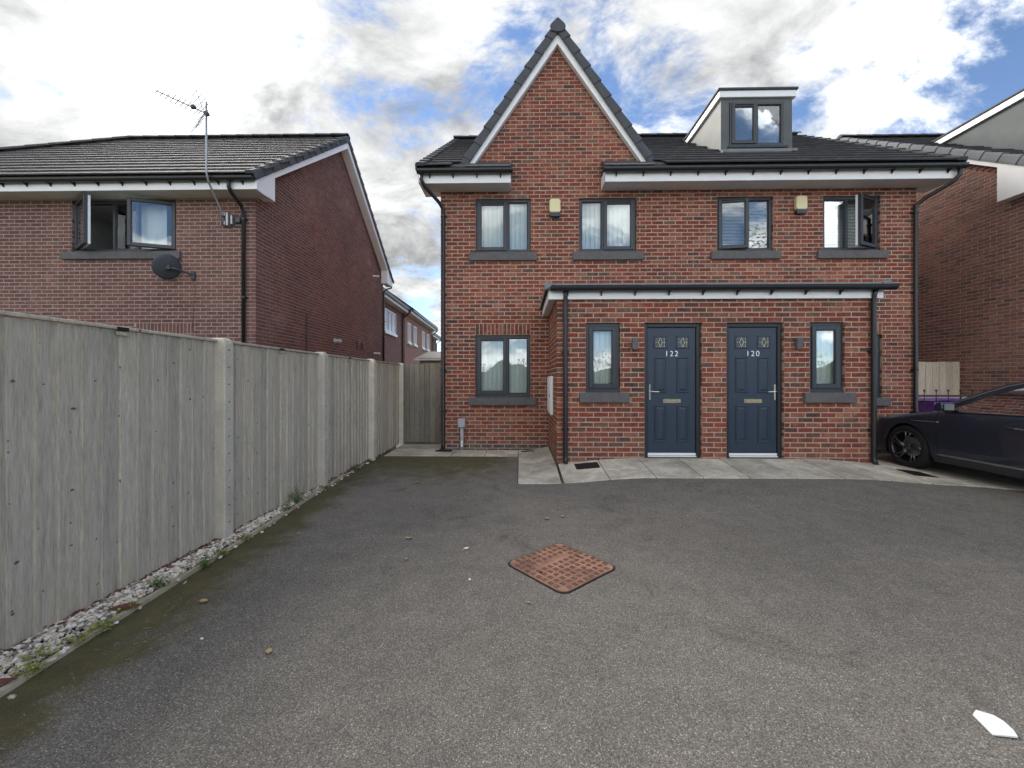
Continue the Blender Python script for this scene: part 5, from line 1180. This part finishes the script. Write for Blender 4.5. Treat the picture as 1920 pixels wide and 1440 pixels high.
# ================================================================== CAR
def interp(tab, x):
    if x >= tab[0][0]: return tab[0][1]
    for (a, b), (c, d) in zip(tab, tab[1:]):
        if x >= c:
            t = (a - x) / (a - c); t = t * t * (3 - 2 * t) * .4 + t * .6; return b + (d - b) * t
    return tab[-1][1]
def build_car():
    K = thing('parked_car', (0, 0, 0), 'dark navy saloon car parked nose-in beside the porch', 'car')
    Wt = [(.95, .60), (.90, .70), (.80, .80), (.65, .865), (.45, .905), (.1, .928), (-.5, .935), (-2.4, .935), (-3.2, .91), (-3.75, .82), (-3.95, .66)]
    Zs = [(.95, .58), (.88, .66), (.75, .715), (.5, .775), (.2, .835), (-.2, .90), (-.6, .945), (-1.6, .965), (-3.0, .985), (-3.7, .98), (-3.95, .92)]
    Zt = [(.95, .62), (.88, .70), (.75, .755), (.5, .815), (.2, .875), (-.2, .94), (-.55, .985), (-.7, .96), (-3.1, .96), (-3.4, 1.03), (-3.8, 1.01), (-3.95, .95)]
    PR = [(1.001, .93), (.93, .972), (.85, .985), (.72, .998), (.6, 1.0), (.45, .990), (.25, .985), (.10, .965), (0, .925), (-.5, .90)]
    ZB = .19
    def sy(x, z): return interp(Wt, x) * interp(PR, (z - ZB) / (interp(Zs, x) - ZB))
    AX = (0.0, -2.84); RA = .378; ZC = .345
    def low(x):
        z = ZB + (.06 * sst(.5, .95, x)) + .10 * sst(-3.4, -3.95, x)
        for a in AX:
            if abs(x - a) < RA: z = max(z, ZC + math.sqrt(RA * RA - (x - a) ** 2))
        return z
    xs = [.95, .93, .90, .86, .80, .72, .64, .56, .50, .45, .41]
    def arch(a): return [a + RA * math.cos(math.pi * k / 20) for k in range(21)]
    xs += arch(0.0) + [-.42 - .1 * k for k in range(20)] + arch(-2.84) + [-3.26, -3.35, -3.45, -3.55, -3.65, -3.75, -3.83, -3.90, -3.95]
    rows = []
    for x in xs:
        zl, zs, zt, w = low(x), interp(Zs, x), interp(Zt, x), interp(Wt, x); half = []
        half.append((x, sy(x, zl) - .05, zl - .0))
        for k in range(11):
            z = zl + (zs - zl) * (k / 10) ** .9; half.append((x, sy(x, z), z))
        ye = half[-1][1]
        for q in (.86, .6, .3, 0): half.append((x, ye * q, zs + (zt - zs) * (1 - q * q * .9)))
        rows.append(half + [(p[0], -p[1], p[2]) for p in half[-2::-1]])
    mb = MB().grid(rows); mb.add(rows[0], [tuple(range(len(rows[0])))]); mb.add(rows[-1], [tuple(range(len(rows[0])))])
    body = mb.build('body', 'carpaint', K, smooth=True)
    mb = MB().box(-3.75, .72, -.66, .66, .17, .70)
    for a in AX:
        for s in (-1, 1):
            rr = [[(a + (RA + .012) * math.cos(math.pi * k / 16), s * y, ZC + (RA + .012) * math.sin(math.pi * k / 16)) for k in range(-2, 19)] for y in (.62, .885)]
            mb.grid(rr)
    mb.build('underbody', 'cartrim', K, fix=False)
    # greenhouse
    RL = [(-.52, .965, .865), (-.62, 1.02, .828), (-.80, 1.115, .772), (-1.0, 1.205, .722), (-1.2, 1.280, .682), (-1.4, 1.333, .655), (-1.6, 1.362, .640), (-1.9, 1.378, .630), (-2.3, 1.368, .630), (-2.7, 1.315, .645), (-3.0, 1.235, .680), (-3.25, 1.13, .735), (-3.45, 1.04, .79)]
    RL = [(a, b + .035 * min(1, k / 4), c) for k, (a, b, c) in enumerate(RL)]
    def belt(x): return (x, interp(Wt, x) * .928 - .006, interp(Zs, x) + .012)
    for s in (1, -1):
        rows = [[(p[0], s * p[2], p[1]) for p in RL[:-1]], [(belt(p[0])[0], s * belt(p[0])[1], belt(p[0])[2]) for p in RL[:-1]]]
        MB().grid(rows).build('side_window', 'carglass', K, fix=False, smooth=True)
        rail = [(p[0], s * (p[2] + .006), p[1] + .006) for p in RL]
        MB().tube(rail, .03, 8, rs=[.030, .036, .040, .042, .040, .036, .032, .03, .03, .034, .05, .07, .08]).build('roof_pillar', 'carpaint', K, smooth=True)
        MB().tube([(p[0], s * (p[2] + .040), p[1] + .012) for p in RL[1:11]], .008, 6).build('window_trim', 'satin', K, smooth=True)
        MB().tube([(b[0], s * (b[1] + .012), b[2] - .004) for b in [belt(-.60 - .13 * k) for k in range(21)]], .009, 6).build('belt_trim', 'satin', K, smooth=True)
        b1, b2 = belt(-1.72), (-1.80, .648, 1.36)
        MB().tube([(b1[0], s * (b1[1] - .005), b1[2]), (b2[0], s * (b2[1] - .012), b2[2])], .035, 6).build('door_pillar', 'cartrim', K)
        MB().tube([(-.46 - .1 * k, s * (sy(-.46 - .1 * k, .31) + .006), .315) for k in range(21)], .013, 8).build('sill_trim', 'satin', K, smooth=True)
        MB().tube([(-.10 - .06 * k, s * (sy(-.1 - .06 * k, .775) + .002), .775 + .002 * k) for k in range(8)], .006, 6).build('wing_trim', 'satin', K, smooth=True)
        for x0, d in ((-.50, .05), (-1.70, .0), (-2.48, -.1)):
            MB().tube([(x0 + d * (z - .3), s * (sy(x0, z) + .0008), z) for z in [.24 + .07 * k for k in range(11)]], .0032, 5).build('shut_line', 'dark', K)
        for x0 in (-1.52, -2.40): 
            d = MB(); d.tube([(x0, s * (sy(x0, .80) + .004), .80), (x0 - .02, s * (sy(x0, .80) + .030), .802), (x0 + .16, s * (sy(x0, .80) + .032), .802), (x0 + .18, s * (sy(x0, .80) + .004), .80)], .012, 8); d.build('door_handle', 'carpaint', K, smooth=True)
            MB().tube([(x0 - .005, s * (sy(x0, .80) + .041), .806), (x0 + .06, s * (sy(x0, .80) + .043), .806)], .008, 6).build('handle_trim', 'satin', K)
        m = MB().prism([(-.66, .985), (-.70, 1.075), (-.745, 1.095), (-.80, 1.085), (-.815, 1.0), (-.78, .965), (-.70, .962)], s * 1.0 if s > 0 else -1.17, 1.17 if s > 0 else -1.0, 'y')
        mi = m.build('door_mirror', 'carpaint', K, bevel=.028, seg=3)
        MB().tube([(-.72, s * .86, .955), (-.735, s * .96, .985), (-.74, s * 1.05, 1.0)], .022, 8).build('mirror_arm', 'cartrim', mi, smooth=True); MB().box(-.822, -.817, min(s * 1.02, s * 1.155), max(s * 1.02, s * 1.155), .985, 1.07).build('mirror_glass', 'mirror', mi)
        hl = [[(x, s * (sy(x, z) + .006), z) for z in (zs_ - .105 + .02 * (x < .6), zs_ - .07, zs_ - .035, zs_ - .018)] for x, zs_ in [(q, interp(Zs, q)) for q in (.88, .82, .76, .70, .64, .58, .52)]]
        MB().grid(hl).build('headlight', 'lamp', K, fix=False, smooth=True)
        tl = [[(x, s * (sy(x, z) + .005), z) for z in (.80, .86, .92)] for x in (-3.86, -3.78, -3.7, -3.6)]
        MB().grid(tl).build('tail_light', 'rust', K, fix=False)
        st = MB().box(-1.75, -1.22, s * .38 - .24, s * .38 + .24, .40, .62); st.prism([(-1.70, .60), (-1.62, .60), (-1.86, 1.14), (-1.97, 1.14)], s * .38 - .22, s * .38 + .22, 'y'); st.prism([(-1.86, 1.17), (-1.84, 1.17), (-1.90, 1.30), (-1.97, 1.30)], s * .38 - .12, s * .38 + .12, 'y'); st.build('seat', 'cartrim', K, bevel=.03, seg=2)
    # screens and roof
    n = len(RL)
    def across(i, dx, dz): 
        x, z, y = RL[i]; return [(x + dx * (1 - (q / 4) ** 2), y * q / 4, z + dz * (1 - (q / 4) ** 2)) for q in range(-4, 5)]
    MB().grid([across(i, .20 * (1 - i / 6), .02 + .012 * i) for i in range(6)]).build('windscreen', 'carglass', K, fix=False, smooth=True)
    MB().grid([across(i, 0, .055) for i in range(5, 10)]).build('roof', 'carpaint', K, fix=False, smooth=True)
    MB().grid([across(i, -.10 * (i - 9) / 3, .055 - .01 * (i - 9)) for i in range(9, 13)]).build('rear_screen', 'carglass', K, fix=False, smooth=True)
    MB().prism([(-.55, .96), (-.95, 1.03), (-1.05, .98), (-1.0, .7), (-.6, .7)], -.80, .80, 'y').build('dashboard', 'cartrim', K, bevel=.02)
    sw = MB(); c = Vector((-1.16, .38, .93)); sw.tube([c + Vector((.07 * math.sin(q), .185 * math.cos(q), .175 * math.sin(q))) for q in [2 * math.pi * k / 20 for k in range(21)]], .014, 6); sw.build('steering_wheel', 'cartrim', K, smooth=True)
    gr = MB()
    for k in range(4): gr.tube([(.955, -.5, .44 + .045 * k), (.975, 0, .44 + .045 * k), (.955, .5, .44 + .045 * k)], .009, 6)
    gr.build('grille', 'satin', K); MB().box(.945, .958, -.26, .26, .30, .41).build('number_plate', 'white', K)
    for a in AX:
        for s in (1, -1):
            yo = s * .915; prof = [(.215, -.225), (.30, -.225), (.335, -.20), (.345, -.17), (.345, -.06), (.335, -.025), (.315, -.006), (.262, .0), (.250, -.012), (.240, -.03)]
            w = MB().lathe([(r, h * s) for r, h in prof], (a, yo, ZC), 'y', 40).build('wheel', 'rubber', K, smooth=True)
            rm = MB().lathe([(r, h * s) for r, h in ((.252, -.006), (.258, -.002), (.250, -.001), (.238, -.012), (.232, -.06), (.225, -.2), (.02, -.2))], (a, yo, ZC), 'y', 40)
            rm.build('rim_barrel', 'cartrim', w, smooth=True)
            sp = MB(); sp.lathe([(r, h * s) for r, h in ((.0, -.018), (.035, -.018), (.055, -.028), (.06, -.05))], (a, yo, ZC), 'y', 20)
            sp.lathe([(r, h * s) for r, h in ((.236, -.012), (.240, -.003), (.254, -.003), (.256, -.012))], (a, yo, ZC), 'y', 40)
            for k in range(5):
                for off in (-.17, .17):
                    q0 = 2 * math.pi * k / 5 + .3; q1 = q0 + off + .16
                    p0 = Vector((a + .045 * math.cos(q0 + off * .6), yo - s * .040, ZC + .045 * math.sin(q0 + off * .6))); p1 = Vector((a + .15 * math.cos(q0 + off * .75), yo - s * .026, ZC + .15 * math.sin(q0 + off * .75))); p2 = Vector((a + .243 * math.cos(q1), yo - s * .012, ZC + .243 * math.sin(q1)))
                    sp.tube([p0, p1, p2], .013, 6, rs=[.018, .0125, .016])
            sp.build('rim', 'rim', w, smooth=True)
            MB().lathe([(.0, -.12 * s), (.15, -.12 * s), (.155, -.10 * s), (.0, -.10 * s)], (a, yo, ZC), 'y', 28).build('brake_disc', 'steel', w)
    K.location = (7.035, 6.52, -.048); K.rotation_euler = (0, 0, R(90))
build_car()

# ================================================================== SMALL PLANTS AND LITTER
def weed(x, y, h, spread, n, mat, label, name='weed', group=None):
    t = thing(name, (x, y, .01), label, 'plant', group); mb = MB(); st = MB()
    for k in range(n):
        a = random.uniform(0, 6.28); r = spread * random.random() ** .7; hh = h * random.uniform(.35, 1) * (1 - .5 * r / spread)
        b = Vector((x + .2 * r * math.cos(a), y + .2 * r * math.sin(a), .01)); tip = Vector((x + r * math.cos(a), y + r * math.sin(a), hh + .015)); mid = (b + tip) / 2 + Vector((0, 0, hh * .25))
        st.tube([b, mid, tip], .0012, 4, cap=False)
        for j in range(5):
            p = b.lerp(tip, .3 + .7 * j / 4) + Vector((0, 0, hh * .15)) + Vector([random.uniform(-.010, .010) for _ in range(3)]); p.z = max(p.z, .012)
            d = Vector((random.uniform(-1, 1), random.uniform(-1, 1), random.uniform(-.2, .7))).normalized(); s = d.cross(Vector((0, 0, 1))).normalized(); L = random.uniform(.012, .026); w = L * .32
            mb.add([p, p + d * L * .5 + s * w + Vector((0, 0, .003)), p + d * L, p + d * L * .5 - s * w + Vector((0, 0, .003))], [(0, 1, 2, 3)])
    mb.build('leaves', mat, t, fix=False); st.build('stems', mat, t, fix=False)
weed(-2.42, 4.35, .19, .11, 46, 'weed', 'tallest bushy green weed at the foot of the fence between posts')
weed(-2.38, 4.10, .08, .08, 22, 'weed', 'small low green weed just before the tallest weed in the gravel')
weed(-2.33, 2.56, .08, .07, 24, 'weed', 'dark green weed tuft in gravel beside pale edging, nearest panel')
weed(-2.28, 2.86, .07, .07, 22, 'weed', 'green weed tuft against the edging short of the first concrete post')
weed(-2.45, 5.95, .10, .07, 24, 'weed', 'green weed in gravel between the second and third concrete posts')
weed(-2.50, 6.80, .12, .06, 22, 'weed', 'upright green weed at the foot of the third concrete post')
GP = 'yellow-green moss tufts along the edging'
for x, y, s in ((-2.27, 2.00, .10), (-2.26, 2.14, .07), (-2.29, 2.32, .06), (-2.33, 1.90, .08), (-2.28, 3.05, .05), (-2.32, 3.35, .05), (-2.25, 1.80, .06), (-2.40, 4.95, .05)):
    weed(x, y, .035, s, 20, 'weed_pale', 'low yellow-green tuft in the gravel along the edging', 'moss_tuft', GP)
for x, y in ((.57, 5.99), (.50, 6.02)): weed(x, y, .12, .05, 10, 'weed', 'little weed at the foot of the porch corner by the downpipe', 'weed', 'weeds at the porch corner')

def leaf(x, y, s, mat, label, group, rz=None, rr=None):
    z = G_(x, y); q = random.uniform(0, 6.28) if rz is None else rz; mb = MB(); rows = []
    for v in range(6):
        t_ = v / 5; w = math.sin(math.pi * min(.97, t_ * .9 + .06)) * .34
        rows.append([(u * w * s, (t_ - .5) * s, .004 + .10 * s * (abs(u) ** 1.5) + .14 * s * (t_ - .5) ** 2 + random.uniform(0, .05) * s) for u in (-1, -.5, 0, .5, 1)])
    mb.grid(rows); m = Matrix.Translation((x, y, z + .002)) @ Matrix.Rotation(q, 4, 'Z'); mb.v = [tuple(m @ Vector(v)) for v in mb.v]
    b = len(mb.v); mb.tube([m @ Vector((0, -.5 * s, .006)), m @ Vector((.1 * s, -.8 * s, .006))], .0012, 5)
    tag(mb.build('fallen_leaf', mat, fix=False, smooth=True), label, 'leaf', group)
GL = 'dry tan leaves lying on the tarmac'
for x, y, s in ((-.95, 3.42, .060), (-1.93, 2.42, .055), (.26, 3.93, .055), (-1.25, 1.98, .045), (-.86, 3.02, .035), (.05, 2.45, .030), (-1.35, 5.3, .06), (-.62, 4.6, .05), (.42, 4.0, .05), (-1.95, 3.5, .04)):
    leaf(x, y, s, 'leafdry', 'small curled tan leaf lying on the tarmac drive', GL)
GW = 'tiny white scraps on the tarmac'
for x, y, s in ((-.43, 3.22, .045), (-.34, 2.72, .026), (-1.66, 2.07, .022)):
    leaf(x, y, s, 'paper', 'tiny white paper scrap on the tarmac drive', GW)
def litter_strip(y0, y1, n):
    mb = MB()
    for k in range(n):
        y = random.uniform(y0, y1); x = -2.535 + abs(random.gauss(0, .035)); z = .02 + random.uniform(0, .02); a = random.uniform(0, 3.14); L = random.uniform(.01, .03)
        d = Vector((math.cos(a), math.sin(a), random.uniform(-.2, .4))) * L; s = Vector((-math.sin(a), math.cos(a), .2)) * L * .35; p = Vector((x, y, z))
        mb.add([p - d, p + s, p + d, p - s], [(0, 1, 2, 3)])
    return mb
mb = litter_strip(1.5, 6.8, 900); mb2 = litter_strip(2.8, 3.3, 350); mb.add(mb2.v, mb2.f)
o = mb.build('leaf_litter', 'leafred', fix=False); o['kind'] = 'stuff'; tag(o, 'red-brown leaf litter gathered along the foot of the fence', 'leaf litter')
def bark(x, y, L, rz, lb):
    rows = []
    for i in range(7):
        q = i / 6; w = .022 * math.sin(math.pi * (q * .9 + .05)); rows.append([(w * math.cos(a), (q - .5) * L, .01 + w * .8 * math.sin(a)) for a in [math.pi * k / 5 for k in range(6)]])
    mb = MB().grid(rows); m = Matrix.Translation((x, y, .026)) @ Matrix.Rotation(rz, 4, 'Z'); mb.v = [tuple(m @ Vector(v)) for v in mb.v]
    tag(mb.build('bark_piece', 'leafred', fix=False), lb, 'bark')
bark(-2.30, 2.30, .16, R(-70), 'red-brown bark piece lying across the gravel beside weed tuft')
bark(-2.30, 1.70, .17, R(-60), 'red-brown bark piece on the edging where the gravel strip is widest')
o = MB()
for k in range(520):
    x = random.uniform(-2.1, 5.5); y = random.uniform(.9, 5.1)
    if random.random() < .35: x = -2.15 + abs(random.gauss(0, .35))
    a = random.uniform(0, 6.28); L = random.uniform(.008, .034); c_ = random.uniform(-.5, .5); z = G_(x, y) + .003; w = random.uniform(.0005, .0011)
    pts = [Vector((x + L * t_ * math.cos(a + c_ * t_), y + L * t_ * math.sin(a + c_ * t_), z + .002 * (t_ > .4))) for t_ in (0, .5, 1)]
    o.tube(pts, w, 3, cap=False)
for k in range(420):      # pale grit
    x = random.uniform(-2.1, 5.5); y = random.uniform(.9, 5.1); s = random.uniform(.0015, .0036); z = G_(x, y)
    o.add([(x - s, y - s, z), (x + s, y - s * .6, z), (x + s * .3, y + s, z), (x, y, z + s * 1.3)], [(0, 1, 3), (1, 2, 3), (2, 0, 3)])
ob = o.build('grass_clippings', 'twig', fix=False); ob['kind'] = 'stuff'; tag(ob, 'scattered straw, needles and pale grit across the tarmac', 'litter')
# white torn sheet
P = [(1.83, 1.665), (1.865, 1.685), (1.912, 1.664), (1.915, 1.632), (1.903, 1.592), (1.885, 1.562), (1.803, 1.572)]
mb = MB(); n = len(P); top = [(x, y, .006 + random.uniform(0, .004)) for x, y in P]; cxy = (sum(p[0] for p in P) / n, sum(p[1] for p in P) / n)
mb.add(top + [(cxy[0], cxy[1], .009)] + [(x, y, .003) for x, y in P], [(i, (i + 1) % n, n) for i in range(n)] + [(i, n + 1 + i, n + 1 + (i + 1) % n, (i + 1) % n) for i in range(n)])
tag(mb.build('paper_scrap', 'paper'), 'large torn white paper scrap lying on the bare tarmac', 'paper')

# ================================================================== TREES ACROSS THE ROAD (seen only in the window panes)
def build_wood():
    mb = MB()
    for k in range(16000):
        x = random.uniform(-45, 60); top = 3.4 + .7 * math.sin(x * .9) + .5 * math.sin(x * 2.3 + 1) + random.uniform(-.4, .3); p = Vector((x, -30 + random.uniform(-1.6, 1.6), top * random.random() ** .8)); s_ = random.uniform(.06, .15)
        a = Vector([random.uniform(-1, 1) for _ in range(3)]).normalized(); b = a.orthogonal().normalized()
        mb.add([p - a * s_, p + b * s_ * .6, p + a * s_, p - b * s_ * .6], [(0, 1, 2, 3)])
    rows = [[(-45 + 1.0 * i, -30.6 + .3 * math.sin(i * 1.7 + z_), z_ * (2.9 + .6 * math.sin(i * .9) + .35 * math.sin(i * 2.1))) for i in range(106)] for z_ in (0, .5, 1)]
    mb.grid(rows)
    o = mb.build('hedgerow', 'wood_leaf', fix=False); o['kind'] = 'stuff'; tag(o, 'leafy hedgerow across the road', 'hedge')
    t = thing('street_tree', (12.4, -8.5, 0), 'thinly leaved tree standing behind the viewpoint', 'tree'); tr = MB(); lf = MB()
    tr.tube([(12.4, -8.5, -.2), (12.45, -8.5, 3), (12.3, -8.4, 7), (12.4, -8.4, 11)], .2, 8, rs=[.24, .17, .09, .02])
    for k in range(26):
        z = random.uniform(4, 10); a = random.uniform(0, 6.28); L = (11.5 - z) * .42 + .5; b = Vector((12.38, -8.45, z)); tip = b + Vector((math.cos(a) * L, math.sin(a) * L, L * .7)); tr.tube([b, (b + tip) / 2 - Vector((0, 0, .1)), tip], .03, 5, rs=[.045, .025, .008])
        for j in range(60):
            p = b.lerp(tip, random.uniform(.3, 1.05)) + Vector([random.gauss(0, .22) for _ in range(3)]); d = Vector([random.uniform(-1, 1) for _ in range(3)]).normalized() * .06; e = d.orthogonal() * .5
            lf.add([p - d, p + e, p + d, p - e], [(0, 1, 2, 3)])
    tr.build('trunk', 'wood', t); lf.build('crown', 'wood_leaf', t, fix=False)
build_wood()
